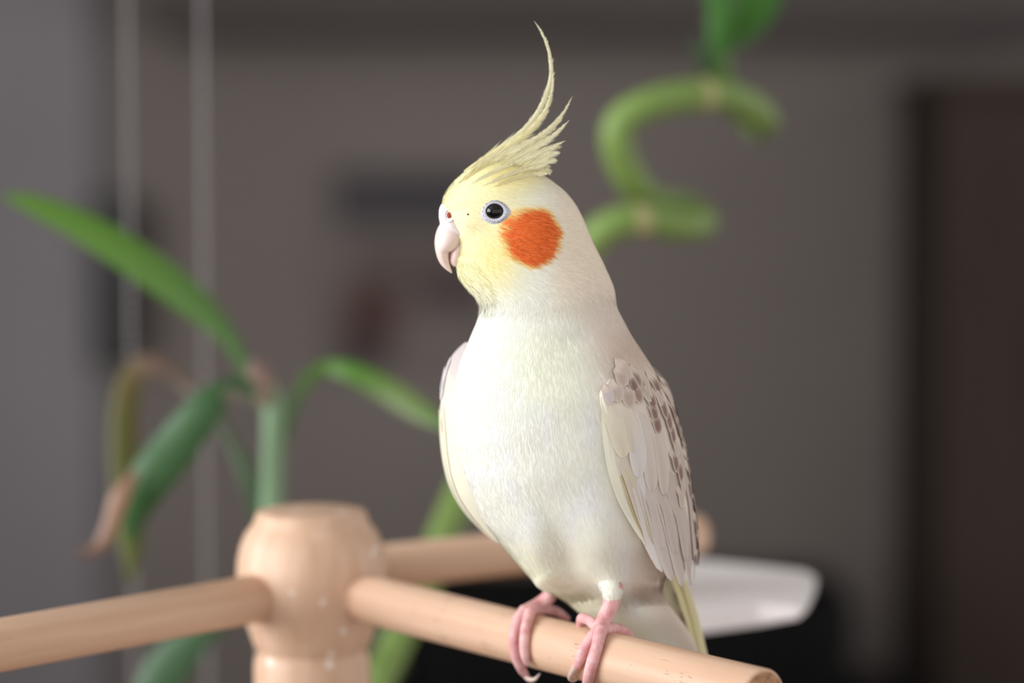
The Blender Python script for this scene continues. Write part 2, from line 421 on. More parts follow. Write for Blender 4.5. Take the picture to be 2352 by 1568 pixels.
box('ceiling_bracket', ((sx[0]+sx[1])/2, 1.38, 2.475), (.075, .04, .06), M_frame, ch, bevel=.006)
tag(ch, 'pale beaded pull chain hanging in a long loop before the wall', 'chain')

# ------------------------------------------------------------------ lucky bamboo
M_stem = attr_mat('bamboo_skin', .45, .4, trans=.0)
M_leaf = attr_mat('bamboo_leaf', .4, .4, trans=.2)
def ctube(name, pts, rad, cols, parent, n=14, seg=70):
    """tube whose colour runs along it"""
    v, f = tube_data(pts, rad, n, seg); rows = len(v)//n
    cc = np.array([lin(np.array(c)*.92+(8, 0, 6)) for c in cols]); t = np.linspace(0, len(cc)-1, rows)
    col = np.stack([np.interp(t, np.arange(len(cc)), cc[:, k]) for k in range(3)], 1).repeat(n, 0)
    return link(name, pmesh(name, v, f, col), M_stem, parent)
def blade(name, pts, widths, nrm, cols, parent, m=None, fold=.18, seg=36, ncross=7, edge=None):
    """leaf/feather blade along pts (world) with half-widths; nrm = facing normal(s)"""
    A = crom([tuple(p)+(wd,) for p, wd in zip(pts, widths)], seg)
    Nn = crom([tuple(nrm)]*2 if not isinstance(nrm, list) else [tuple(q) for q in nrm], seg)
    cc = np.array([lin(np.array(c)*.86+(6, 0, 4)) for c in cols]); tt = np.linspace(0, len(cc)-1, seg)
    V, Fc, Cc = [], [], []
    for i in range(seg):
        c = Vector(A[i, :3]); t = (Vector(A[min(i+1, seg-1), :3])-Vector(A[max(i-1, 0), :3])).normalized()
        n = Vector(Nn[i]); n = (n-t*n.dot(t)).normalized(); s = t.cross(n); wd = max(A[i, 3], 1e-5)
        base = np.array([np.interp(tt[i], np.arange(len(cc)), cc[:, k]) for k in range(3)])
        for k in range(ncross):
            u = -1+2*k/(ncross-1)
            V.append(c+s*(u*wd)-n*(fold*wd*u*u)); 
            Cc.append(base if edge is None else base*(1-abs(u)**2)+lin(edge)*abs(u)**2)
    for i in range(seg-1):
        for k in range(ncross-1):
            q = i*ncross+k; Fc.append((q, q+1, q+ncross+1, q+ncross))
    return link(name, pmesh(name, V, Fc, np.array(Cc)), m or M_leaf, parent)

PZ = TZ+.13; PC = unp(700, 2200, 1.25); PC = Vector((-.105, 1.27, TZ))
pot = lathe('plant_pot', [(.045, TZ), (.05, TZ+.004), (.058, TZ+.06), (.066, TZ+.125), (.068, TZ+.135), (.064, TZ+.136), (.060, TZ+.12), (.002, TZ+.118)], PC, M_pot)
pot2 = empty('plant_pot', (PC.x, PC.y, TZ)); pot.name = 'pot_body'; pot2.name = 'plant_pot'; setpar(pot, pot2)
lathe('pebbles', [(.0605, TZ+.11), (.0605, TZ+.119), (.03, TZ+.124), (.002, TZ+.124)], PC, M_soil, pot2, n=32)
tag(pot2, 'pale glazed pot of pebbles holding the bamboo stalks', 'pot')

LD = 1.22
lb = empty('bamboo_plant', (PC.x-.02, PC.y, TZ+.12))
q = lambda x, y, d=LD: unp(x, y, d)
ctube('stem', [Vector((PC.x-.02, PC.y, TZ+.115)), q(622, 1500, 1.235), q(622, 1250), q(625, 1120), q(628, 1000), q(628, 920), q(622, 885)],
      [.0062, .0062, .0061, .0060, .0057, .0053, .0032], [(126, 168, 122), (126, 168, 122)], lb)
NC = Vector((0, -1, .25))
G = (84, 140, 34)
blade('leaf', [q(600, 930), q(572, 868), q(528, 780), q(440, 690), q(320, 600), q(190, 520), q(80, 470), q(8, 448)],
      [.0030, .0034, .0044, .0082, .0092, .0078, .0052, .001], NC, [(86, 132, 74), (88, 136, 64), (92, 148, 44), (92, 148, 42)], lb, fold=.25)
blade('leaf', [q(632, 1080, 1.23), q(660, 970, 1.23), q(700, 880, 1.235), q(745, 845, 1.24), q(800, 852, 1.235), q(880, 890, 1.23), q(960, 940, 1.22), q(1030, 985, 1.21)],
      [.0020, .0024, .0030, .0036, .0052, .0062, .0056, .001], NC, [(86, 132, 74), (86, 134, 68), (88, 146, 46), (88, 148, 44), (120, 150, 80), (92, 146, 50)], lb, fold=.2)
blade('leaf', [q(590, 900, 1.2), q(545, 880, 1.19), q(480, 925, 1.18), q(400, 1025, 1.18), q(335, 1110, 1.18), q(308, 1180, 1.185), q(300, 1250, 1.19)],
      [.003, .0040, .0082, .0110, .0106, .0072, .001], NC, [(62, 114, 60), (62, 114, 60)], lb, fold=.3)
blade('dry_tip', [q(310, 1085, 1.175), q(275, 1140, 1.17), q(255, 1200, 1.17), q(225, 1255, 1.17), q(165, 1275, 1.165)],
      [.002, .0048, .0042, .0032, .0006], NC, [(160, 126, 96), (188, 152, 120), (178, 142, 112), (160, 130, 108), (140, 118, 102)], lb, fold=.4)
blade('leaf', [q(560, 1060, 1.26), q(490, 950, 1.27), q(420, 875, 1.28), q(350, 838, 1.28), q(300, 868, 1.28), q(282, 960, 1.275), q(283, 1080, 1.27), q(296, 1220, 1.265), q(300, 1335, 1.26)],
      [.002, .0035, .0040, .0062, .0070, .0075, .0075, .0070, .001], NC, [(98, 110, 70), (96, 100, 76), (110, 100, 84), (128, 108, 90), (108, 100, 50), (94, 98, 30), (88, 96, 26), (98, 112, 26), (96, 110, 30)], lb, fold=.2)
blade('leaf', [q(596, 1190, 1.25), q(575, 1110, 1.25), q(540, 1030, 1.255), q(495, 960, 1.26)],
      [.0035, .0042, .0035, .002], NC, [(70, 112, 66), (74, 112, 70), (80, 108, 74), (90, 108, 84)], lb, fold=.2)
blade('sheath', [q(612, 935, 1.205), q(600, 885, 1.205), q(588, 845, 1.205), q(580, 822, 1.205)], [.004, .0062, .0050, .001], NC, [(140, 140, 112), (160, 136, 120), (150, 126, 112), (130, 116, 104)], lb, fold=.3)
blade('sheath', [q(575, 905, 1.195), q(535, 905, 1.185), q(508, 915, 1.18)], [.0015, .0045, .001], NC, [(120, 140, 110), (140, 140, 116), (120, 130, 100)], lb, fold=.3)
blade('leaf', [q(618, 1300, 1.25), q(540, 1385, 1.25), q(450, 1460, 1.25), q(375, 1545, 1.25), q(310, 1660, 1.25)],
      [.003, .005, .0085, .0115, .006], NC, [(72, 118, 74), (72, 118, 74)], lb, fold=.25)
tag(lb, 'leafy straight bamboo stalk rising behind the turned perch hub', 'plant')

SD = 1.33
sp = empty('spiral_bamboo', (PC.x+.02, PC.y+.01, TZ+.12))
s_ = lambda x, y, d=SD: unp(x, y, d)
S1 = [Vector((PC.x+.02, PC.y+.01, TZ+.115)), s_(860, 1620, 1.28), s_(900, 1500, 1.29), s_(965, 1360, 1.30), s_(1035, 1190, 1.31), s_(1130, 980, 1.33), s_(1240, 740, 1.34),
      s_(1345, 570, 1.335), s_(1400, 520, 1.33), s_(1470, 502, 1.335), s_(1560, 515, 1.35), s_(1612, 508, 1.375), s_(1575, 480, 1.395), s_(1500, 465, 1.37), s_(1452, 415, 1.335),
      s_(1420, 345, 1.32), s_(1422, 285, 1.315), s_(1475, 245, 1.315), s_(1560, 222, 1.325), s_(1650, 218, 1.34), s_(1715, 240, 1.36), s_(1752, 272, 1.385), s_(1745, 285, 1.405)]
n1 = len(S1)
cs = [(122, 160, 76)]*2
ctube('spiral_stalk', S1, [.0088]*n1, cs, sp, n=16, seg=220)
for (x, y, d, dx, dy) in ((1610, 218, 1.333, .95, -.1), (1462, 503, 1.334, .95, .1), (1350, 566, 1.336, .7, -.7)):
    c = s_(x, y, d); t = Vector((dx, 0, -dy)).normalized()
    tube('node_ring', [c-t*.0016, c+t*.0016], [.0092, .0092], M_stem, sp, n=16, seg=6, cols=(176, 168, 120))
ctube('shoot', [s_(1745, 285, 1.405), s_(1712, 262, 1.41), s_(1668, 215, 1.39), s_(1650, 165, 1.37), s_(1648, 115, 1.36), s_(1660, 60, 1.36)],
      [.0075, .0072, .0068, .0075, .0066, .004], [(92, 138, 58), (92, 138, 58)], sp)
blade('leaf', [s_(1655, 120, 1.355), s_(1668, 60, 1.35), s_(1690, 0, 1.345), s_(1720, -90, 1.34), s_(1740, -200, 1.34)], [.004, .010, .0125, .012, .001], NC,
      [(66, 136, 40), (66, 136, 40)], sp, fold=.3)
blade('leaf', [s_(1650, 130, 1.35), s_(1655, 70, 1.345), s_(1662, 10, 1.34), s_(1650, -80, 1.335), s_(1620, -180, 1.33)], [.004, .0075, .0095, .010, .001], NC,
      [(74, 136, 56), (74, 136, 56)], sp, fold=.3)
blade('leaf', [s_(1668, 110, 1.365), s_(1715, 60, 1.37), s_(1760, 5, 1.375), s_(1800, -80, 1.38)], [.003, .008, .008, .001], NC, [(66, 134, 40), (66, 134, 40)], sp, fold=.3)
blade('sheath', [s_(1640, 170, 1.35), s_(1612, 120, 1.345), s_(1595, 80, 1.34)], [.004, .0055, .001], NC, [(54, 96, 46), (70, 104, 66), (96, 112, 92)], sp, fold=.3)
tag(sp, 'bright green spiral bamboo stalk curling up behind the bird', 'plant')
# ------------------------------------------------------------------ the cockatiel
def table(rows):
    """rows of (y, a, b, ...) -> fine table at 1 px, monotone-ish cubic"""
    A = np.array(rows, float); y = A[:, 0]; yy = np.arange(y[0], y[-1]+.5, 1.0); out = [yy]
    for k in range(1, A.shape[1]):
        v = A[:, k]; h = np.diff(y); dl_ = np.diff(v)/h; m_ = np.zeros(len(y))
        m_[0] = dl_[0]; m_[-1] = dl_[-1]
        for i in range(1, len(y)-1):
            m_[i] = 0 if dl_[i-1]*dl_[i] <= 0 else 2*dl_[i-1]*dl_[i]/(dl_[i-1]+dl_[i])
        idx = np.clip(np.searchsorted(y, yy, 'right')-1, 0, len(y)-2); t = (yy-y[idx])/h[idx]; H = h[idx]
        out.append((2*t**3-3*t**2+1)*v[idx]+(t**3-2*t**2+t)*H*m_[idx]+(-2*t**3+3*t**2)*v[idx+1]+(t**3-t**2)*H*m_[idx+1])
    return out
class Loft:
    def __init__(s, rows, ex=2.0): s.T = table(rows); s.ex = ex; s.y0, s.y1 = rows[0][0], rows[-1][0]
    def at(s, y):
        y = np.asarray(y, float)
        return [np.interp(y, s.T[0], s.T[k]) for k in range(1, 5)]
    def theta(s, y, x):
        xl, xr, wc, wd = s.at(y); xc = (xl+xr)/2; a_ = (xr-xl)/2; x = np.asarray(x, float)
        f = np.clip((x-xc)/a_, -1, 1); f = np.sign(f)*np.abs(f)**(s.ex/2)
        return np.where(x > xr, (x-xr)/wd, -np.arccos(f))
    def xyw(s, y, th, off=0.0):
        xl, xr, wc, wd = s.at(y); xc = (xl+xr)/2; a_ = (xr-xl)/2; c = np.cos(th); sn = np.sin(th); e = 2/s.ex
        x = xc+a_*np.sign(c)*np.abs(c)**e; wv = wc+wd*np.sign(sn)*np.abs(sn)**e
        nx_ = c/np.maximum(a_, 1); nw = sn/np.maximum(wd, 1); ln = np.hypot(nx_, nw)+1e-9
        return x+nx_/ln*off, np.asarray(y, float)+0*x, wv+nw/ln*off
    def pt(s, y, th, off=0.0): return Pn(*s.xyw(y, th, off))
ROWS = [(371, 1138, 1168, 95, 14), (376, 1112, 1192, 95, 40), (382, 1093, 1210, 95, 54), (390, 1075, 1230, 95, 66), (405, 1054, 1252, 95, 77), (420, 1039, 1274, 95, 84),
 (440, 1024, 1298, 95, 90), (460, 1016, 1315, 95, 94), (480, 1014, 1328, 95, 96), (500, 1019, 1338, 95, 98), (515, 1026, 1345, 95, 99), (540, 1042, 1355, 95, 100),
 (560, 1050, 1364, 96, 101), (580, 1052, 1374, 97, 102), (600, 1047, 1384, 98, 103), (620, 1049, 1393, 99, 105), (640, 1057, 1402, 100, 107), (660, 1072, 1410, 101, 109),
 (680, 1089, 1416, 103, 112), (700, 1103, 1421, 106, 117), (715, 1104, 1425, 108, 121), (740, 1095, 1435, 112, 131), (770, 1082, 1450, 120, 148), (800, 1070, 1470, 128, 166),
 (840, 1055, 1496, 138, 186), (880, 1046, 1520, 146, 202), (920, 1041, 1537, 154, 212), (960, 1040, 1547, 162, 218), (1000, 1042, 1555, 168, 221), (1040, 1047, 1562, 175, 221),
 (1080, 1056, 1568, 182, 219), (1120, 1071, 1572, 189, 213), (1160, 1088, 1574, 197, 204), (1200, 1110, 1574, 205, 191), (1240, 1142, 1568, 214, 172), (1280, 1176, 1553, 224, 146),
 (1310, 1202, 1538, 232, 124), (1335, 1228, 1526, 242, 98), (1355, 1256, 1522, 256, 72), (1375, 1288, 1528, 272, 54), (1400, 1320, 1545, 290, 46), (1440, 1365, 1575, 315, 36),
 (1480, 1410, 1598, 338, 26), (1520, 1460, 1608, 360, 16), (1540, 1510, 1600, 372, 6)]
BL = Loft(ROWS, 2.15)
def bump_off(x, y, th):
    """soft relief of the plumage: thighs, cheek, brow, belly fold (near and far side alike)"""
    g = lambda cx_, cy_, rx, ry, rot=0: np.exp(-((((x-cx_)*math.cos(rot)+(y-cy_)*math.sin(rot))/rx)**2+((-(x-cx_)*math.sin(rot)+(y-cy_)*math.cos(rot))/ry)**2))
    fr = sm(.15, -.35, np.sin(th))
    o = 28*g(1388, 1272, 58, 100, -.12)*fr + 14*g(1240, 1275, 40, 80, -.3)*fr
    o += -9*g(1310, 1285, 26, 95, -.42)*fr
    o += (38*g(1404, 1350, 30, 32) + 22*g(1265, 1338, 26, 28))*fr
    o += (-26*g(1470, 1374, 50, 20) - 18*g(1335, 1370, 36, 12))*fr
    o += 7*g(1215, 560, 75, 75) - 5*g(1125, 500, 50, 34) + 5*g(1150, 435, 60, 25)
    o += -7*g(1385, 705, 70, 26) + -5*g(1330, 765, 60, 30, -.4)*fr
    o += 3.0*np.sin((y-900)/23.0+(x-1250)/60.0)*g(1270, 1010, 170, 190)*fr*.35
    return o
def hash_noise(x, y, s, seed=0):
    """smooth value noise"""
    rng = np.random.RandomState(seed); T = rng.rand(64, 64)
    u = np.asarray(x)/s; v = np.asarray(y)/s; i = np.floor(u).astype(int); j = np.floor(v).astype(int); fu = u-i; fv = v-j
    fu = fu*fu*(3-2*fu); fv = fv*fv*(3-2*fv)
    g = lambda a_, b_: T[a_ % 64, b_ % 64]
    return (g(i, j)*(1-fu)+g(i+1, j)*fu)*(1-fv)+(g(i, j+1)*(1-fu)+g(i+1, j+1)*fu)*fv
def albedo(x, y, th):
    x = np.asarray(x, float); y = np.asarray(y, float); sh_ = x.shape
    def mix(c, col, m): return c*(1-m[..., None])+np.array(col, float)*m[..., None]
    c = np.empty(sh_+(3,)); c[...] = (240, 240, 229)
    xl, xr, wc, wd = BL.at(y); t = np.where(np.sin(th) > 0, 1.0, (x-xl)/(xr-xl))
    n = hash_noise(x, y, 45, 3)
    c = mix(c, (238, 238, 238), sm(.4, .9, n)*sm(850, 950, y)*.7)
    c = mix(c, (238, 236, 204), sm(1180, 1320, y)*sm(.75, .2, t)*.6)
    c = mix(c, (240, 243, 216), sm(720, 800, y)*sm(1000, 850, y)*sm(.1, .35, t)*sm(.75, .5, t)*.5)
    # head yellow
    my = sm(1275, 1120, x+25*(n-.5)+(y-500)*.15)*sm(715, 600, y)
    c = mix(c, (247, 239, 190), my*.95)
    c = mix(c, (240, 222, 140), np.exp(-((x-1170)/75)**2-((y-400)/34)**2)*.75)
    c = mix(c, (241, 224, 140), np.exp(-((x-1135)/40)**2-((y-590)/60)**2)*.55)
    # cream rear head, beige shoulder
    c = mix(c, (240, 226, 206), sm(1215, 1310, x)*sm(760, 640, y)*.95)
    c = mix(c, (230, 216, 203), sm(.55, .98, t)*sm(560, 740, y))
    c = mix(c, (206, 184, 170), np.exp(-((x-1440)/60)**2-((y-800)/60)**2)*.8)
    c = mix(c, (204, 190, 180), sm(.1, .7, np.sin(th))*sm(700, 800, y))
    # lores and eye skin
    c = mix(c, (222, 196, 160), np.exp(-((x-1082)/16)**2-((y-517)/10)**2)*.5)
    # orange cheek
    dx = x-1212; dy = y-542; an = np.arctan2(dy, dx)
    r = np.hypot(dx/65, dy/66); wob = .04*np.sin(3*an+1.0)+.03*np.sin(7*an)+.10*(hash_noise(x*1.0+y*.3, (y-x*.25)*3, 16, 9)-.5)
    rr = r+wob
    c = mix(c, (246, 200, 120), sm(1.16, .96, rr)*.85)
    c = mix(c, (236, 112, 52), sm(1.02, .84, rr))
    return lin(c)
def skin_mask(x, y):
    e = np.hypot((x-1137)/33, (y-489)/30)
    return e < 1.0

M_plume = attr_mat('plumage', .85, .12, bump=.15, bscale=420, stretch=(1, 1, .3), sheen=.15)
M_feath = attr_mat('feather_vane', .7, .2, sheen=.1, trans=.12)
M_crest = attr_mat('crest_vane', .7, .2, sheen=.1, trans=.3)
M_strand = attr_mat('feather_barbs', .85, .1, trans=.08)

ft = on_z(1310, 1400, AZ+AR)
bird = empty('cockatiel', (ft.x, ft.y, AZ+AR))
tag(bird, 'cream cockatiel with orange cheek and tall crest on wooden arm', 'bird')

def loft_mesh(name, LF, y0, y1, ny, nth, colf, m, parent, bump=None, off=0.0):
    ys = np.linspace(y0, y1, ny); th = np.linspace(0, 2*math.pi, nth, endpoint=False)-math.pi
    Y, TH = np.meshgrid(ys, th, indexing='ij')
    x, yy, wv = LF.xyw(Y, TH, off)
    if bump is not None:
        x, yy, wv = LF.xyw(Y, TH, off+bump(x, yy, TH))
    Pt = Pn(x, yy, wv).reshape(-1, 3); Cc = colf(x, yy, TH).reshape(-1, 3)
    Fc = []
    for j in range(ny-1):
        for i in range(nth):
            k = (i+1) % nth; Fc.append((j*nth+i, (j+1)*nth+i, (j+1)*nth+k, j*nth+k))
    Fc.append(tuple(range(nth))); Fc.append(tuple(reversed(range((ny-1)*nth, ny*nth))))
    me = pmesh(name, Pt, Fc, Cc)
    bm = bmesh.new(); bm.from_mesh(me); bmesh.ops.recalc_face_normals(bm, faces=bm.faces); bm.to_mesh(me); bm.free()
    return link(name, me, m, parent)
def const(col):
    c_ = lin(col)
    return lambda x, y, th: np.broadcast_to(c_, x.shape+(3,)).copy()
body = loft_mesh('body', BL, 371, 1540, 330, 160, albedo, M_plume, bird, bump_off)

# fine barbs lying along the plumage
def surf_n(y, th):
    def pp(y, th):
        x, yy, wv = BL.xyw(y, th); return Pn(*BL.xyw(y, th, bump_off(x, yy, th)))
    e = .02; d1 = pp(y, th+e)-pp(y, th-e); d2 = pp(np.clip(y+3, 371, 1540), th)-pp(np.clip(y-3, 371, 1540), th)
    n = np.cross(d1, d2); n /= np.linalg.norm(n, axis=1)[:, None]+1e-15
    nx_ = np.cos(th); nw = np.sin(th); out = nx_*n[:, 0]+nw*n[:, 1]
    return n*np.where(out < 0, -1.0, 1.0)[:, None]
def flow(x, y):
    hx = (x-1015)*1.0+30; hy = (y-455)*.55+35; l = np.hypot(hx, hy); hx, hy = hx/l, hy/l
    xl, xr, _, _ = BL.at(y); bx = .30*((x-xl)/(xr-xl)-.35); by = np.ones_like(bx)
    k = sm(610, 730, y); dx = hx*(1-k)+bx*k; dy = hy*(1-k)+by*k; l = np.hypot(dx, dy)
    return dx/l, dy/l
def strands(name, n, ylo, yhi, lmin, lmax, hw, lift, sel=None, jit=.09, parent=None, thr=(-math.pi, math.pi), dark=.0, hi=0):
    y = np.random.uniform(ylo, yhi, n); th = np.random.uniform(thr[0], thr[1], n)
    x, _, _ = BL.xyw(y, th)
    ok = ~skin_mask(x, y) & ~((x < 1066-(y-500)*.25) & (y > 474) & (y < 545))
    if sel is not None: ok &= sel(x, y, th)
    y, th, x = y[ok], th[ok], x[ok]; n = len(y)
    dx, dy = flow(x, y); sgn = np.where(np.sin(th) < 0, 1.0, 1.0)
    Ls = np.random.uniform(lmin, lmax, n); ang = np.random.normal(0, .10, n)
    dx, dy = dx*np.cos(ang)-dy*np.sin(ang), dx*np.sin(ang)+dy*np.cos(ang)
    xl, xr, wc, wd = BL.at(y); a_ = (xr-xl)/2
    per = np.sqrt((a_*np.sin(th))**2+(wd*np.cos(th))**2)+1e-3
    tan_sign = np.where(np.sin(th) < 0, 1.0, -1.0)            # +th moves right on the near side
    def at(f, lift_):
        y2 = np.clip(y+dy*Ls*f, 372, 1538); xt = x+dx*Ls*f
        # move by arc length so that barbs wrap round the edge
        th2 = th+tan_sign*dx*Ls*f/per
        # keep the ring angle consistent with changing ring width
        X, Yy, Wv = BL.xyw(y2, th2, 0); b_ = bump_off(X, Yy, th2)
        return BL.xyw(y2, th2, b_+lift_), th2
    lf = np.random.uniform(.5, 1.0, n)*lift
    (x0_, y0_, w0_), _ = at(0, -.35); (x1_, y1_, w1_), _ = at(.5, .15+lf*.5); (x2_, y2_, w2_), _ = at(1.0, .05+lf)
    p0, p1, p2 = Pn(x0_, y0_, w0_), Pn(x1_, y1_, w1_), Pn(x2_, y2_, w2_)
    t = p2-p0; t /= np.linalg.norm(t, axis=1)[:, None]+1e-12
    nx_ = np.cos(th)/a_; nw = np.sin(th)/wd; ln = np.hypot(nx_, nw); nv = np.stack([nx_/ln, nw/ln, 0*nx_], 1)
    s = np.cross(t, nv); s /= np.linalg.norm(s, axis=1)[:, None]+1e-12
    h = (hw*K*np.random.uniform(.6, 1.2, n))[:, None]
    V = np.stack([p0-s*h, p0+s*h, p1-s*h*.85, p1+s*h*.85, p2], 1).reshape(-1, 3)
    c = albedo(x, y, th); c = np.clip(c*(1+np.random.normal(0, jit, n)[:, None]-dark), 0, .93)
    if hi: c = np.where((np.random.rand(n) < hi)[:, None], np.clip(c*1.12+.05, 0, .93), c)
    cc = np.repeat(c, 5, 0)
    Fc = []
    for i in range(n):
        k = i*5; Fc += [(k, k+1, k+3, k+2), (k+2, k+3, k+4)]
    me_ = pmesh(name, V, Fc, cc)
    o = link(name, me_, M_strand, parent or body)
    sn = surf_n(y, th)                                # barbs shade with the plumage they lie in
    me_.normals_split_custom_set_from_vertices([tuple(v) for v in np.repeat(sn, 5, 0)])
    o['kind'] = 'stuff'
    return o
strands('head_barbs', 30000, 376, 730, 12, 22, .75, .7, jit=.045)
strands('body_barbs', 52000, 690, 1500, 18, 34, .8, .45, jit=.022)
strands('cheek_barbs', 26000, 470, 620, 14, 26, .7, 2.0, sel=lambda x, y, th: np.hypot(x-1212, y-542) < 66, jit=.17, hi=.16)
strands('chin_barbs', 9000, 590, 712, 22, 34, .9, 3.0, sel=lambda x, y, th: x < 1085+(y-590)*.45, jit=.05)

strands('chin_fringe', 1500, 612, 700, 20, 30, 1.5, 8.0, sel=lambda x, y, th: np.cos(th) < -.9, jit=.03)
# ---------------- beak, cere, nostril
cf = lambda x, y, th: lin(np.stack([236-6*sm(1030, 1062, x)*1.0, 212-4*sm(1030, 1062, x), 204+6*sm(1030, 1062, x)], -1))
M_beak = attr_mat('beak_horn', .32, .45)
M_skin = attr_mat('pale_skin', .6, .3, bump=.3, bscale=1800, stretch=(1, 1, 1))
UBK = Loft([(508, 1016, 1034, 92, 20), (514, 1011, 1048, 92, 30), (522, 1006, 1064, 92, 38), (532, 1002, 1070, 92, 43), (545, 999, 1069, 92, 45), (558, 998, 1064, 92, 43), (570, 999, 1052, 92, 38),
            (576, 1000, 1044, 92, 33), (580, 1001, 1033, 92, 28), (588, 1003, 1031.5, 92, 24), (598, 1007, 1032, 92, 18), (608, 1013, 1033.5, 92, 12), (617, 1022, 1036, 92, 7), (623, 1030, 1038, 92, 4), (627, 1036, 1039, 92, 1.5)], 2.0)
loft_mesh('upper_beak', UBK, 508, 627, 60, 40, cf, M_beak, bird)
LBK = Loft([(562, 1040, 1070, 92, 26), (575, 1036, 1068, 92, 27), (585, 1033.5, 1064, 92, 25), (597, 1033, 1060, 92, 21), (606, 1036, 1056, 92, 15), (612, 1041, 1052, 92, 8)], 2.0)
loft_mesh('lower_beak', LBK, 562, 612, 26, 32, const((232, 206, 200)), M_beak, bird)
CR = Loft([(468, 1014, 1032, 92, 22), (476, 1010, 1042, 92, 34), (486, 1008, 1050, 92, 42), (498, 1008, 1058, 92, 47), (510, 1010, 1066, 92, 49), (520, 1011, 1070, 92, 49), (528, 1016, 1072, 92, 48), (536, 1034, 1073, 92, 46), (543, 1052, 1073, 92, 42)], 2.0)
loft_mesh('cere', CR, 468, 543, 40, 40, const((236, 222, 222)), M_skin, bird)
def ellipsoid(name, c, r, m, parent, rot=None, sub=3):
    bm = bmesh.new(); bmesh.ops.create_icosphere(bm, subdivisions=sub, radius=1)
    for v in bm.verts: v.co = Vector((v.co.x*r[0], v.co.y*r[1], v.co.z*r[2]))
    M_ = Matrix.Translation(c) @ (rot.to_4x4() if rot else Matrix())
    bmesh.ops.transform(bm, matrix=M_, verts=bm.verts)
    return bmesh_obj(name, bm, m, parent)
M_nost = mat('nostril_red', (168, 84, 62), .7, .2, noise_col((176, 92, 70), (120, 52, 40), 700))
for sgn in (-1,):
    xs, ys = 1032, 495; tc_ = CR.theta(np.array([float(ys)]), np.array([float(xs)])); q_ = CR.xyw(np.array([float(ys)]), tc_)
    ellipsoid('nostril', P(xs, ys, float(q_[2][0])+1.0), (5.8*K, 4*K, 8.5*K), M_nost, bird)
    # raised rim round the nostril
    V_ = []; n_ = 24
    rim = [P(xs+10*math.cos(t), ys+13.5*math.sin(t), float(CR.xyw(np.array([ys+13.5*math.sin(t)]), CR.theta(np.array([ys+13.5*math.sin(t)]), np.array([xs+10*math.cos(t)])))[2][0])) for t in np.linspace(0, 2*math.pi, n_)]
    tube('nostril_rim', rim, [2.6*K]*n_, M_skin, bird, n=8, seg=40, cols=(238, 226, 228))
# thin pale ridge where the cere meets the horn
rd = [(1012, 514), (1022, 520), (1036, 526), (1052, 532), (1068, 540)]
rp = []
for (x, y) in rd:
    ww = float(UBK.xyw(np.array([float(y)]), UBK.theta(np.array([float(y)]), np.array([x+1.0])))[2][0]); ww = min(ww, float(CR.xyw(np.array([float(y)]), CR.theta(np.array([float(y)]), np.array([x+1.0])))[2][0]))
    rp.append(P(x, y, ww))
tube('cere_ridge', rp, [1.6*K]*len(rp), M_skin, bird, n=8, seg=24, cols=(246, 234, 232))

# ---------------- eye
def bw_at(x, y, off=0.0):
    """near-surface depth (bird px) of the plumage at a pixel"""
    y = np.array([float(y)]); th = BL.theta(y, np.array([float(x)])); X, Y, W = BL.xyw(y, th); b = bump_off(X, Y, th)
    return float(BL.xyw(y, th, b+off)[2][0])
M_eye = mat('eye_black', (6, 5, 5), .03, .45, noise_col((5, 4, 4), (9, 7, 7), 400)); 
ew = bw_at(1137, 485)
eR = 23.0
ellipsoid('eye', P(1137, 485, ew+9), (eR*K, eR*K*.92, eR*K*.88), M_eye, bird, sub=4)
# eye ring: a soft dished collar of scaly skin
V_, F_, C_ = [], [], []
nr, na = 10, 72
for i in range(nr):
    f = i/(nr-1)
    for k in range(na):
        a_ = 2*math.pi*k/na
        ex = 1+.26*max(0, math.cos(a_-.05))**6*f + .24*max(0, math.cos(a_-2.45))**3*f
        rx = (19.0+13.0*f)*ex; ry = (16.8+11.5*f)*(1+.1*max(0, math.cos(a_-2.2))*f)
        x, y = 1137+rx*math.cos(a_), 485+ry*math.sin(a_)+1.5*f
        lift = -4.5*math.sin(math.pi*min(1, f*1.02)**.7)-1.0+3.0*f
        bump_ = -1.2*(math.sin(a_*26+i*1.3)*math.sin(f*9)) if .1 < f < .95 else 0
        V_.append(P(x, y, bw_at(x, y)+lift+bump_+(3.0 if f == 1 else 0)))
        sh__ = .5+.5*math.sin(a_*26+i*1.3)*math.sin(f*9)
        C_.append(lin(np.array((206, 204, 212))*sh__+np.array((196, 194, 204))*(1-sh__)))
for i in range(nr-1):
    for k in range(na):
        k2 = (k+1) % na; F_.append((i*na+k, i*na+k2, (i+1)*na+k2, (i+1)*na+k))
link('eye_ring', pmesh('eye_ring', V_, F_, np.array(C_)), M_skin, bird)
# ring of tiny dark lash pits
pits = bmesh.new()
for k in range(44):
    a_ = 2*math.pi*k/44+.03; f = .62
    x, y = 1137+(27.5+1.5*math.sin(k*2.1))*math.cos(a_), 485.5+(24.3+1.2*math.sin(k*1.7))*math.sin(a_)
    bmesh.ops.create_icosphere(pits, subdivisions=1, radius=1.15*K, matrix=Matrix.Translation(P(x, y, bw_at(x, y)-3.2)))
M_pit = mat('lash_grey', (112, 112, 124), .8, .2, noise_col((104, 104, 116), (122, 122, 134), 500))
tag(bmesh_obj('eye_lashes', pits, M_pit, bird), kind='stuff')
ellipsoid('lore_spot', P(1075, 492, bw_at(1075, 492)), (2.6*K, 1.6*K, 2.6*K), M_nost, bird, sub=2)

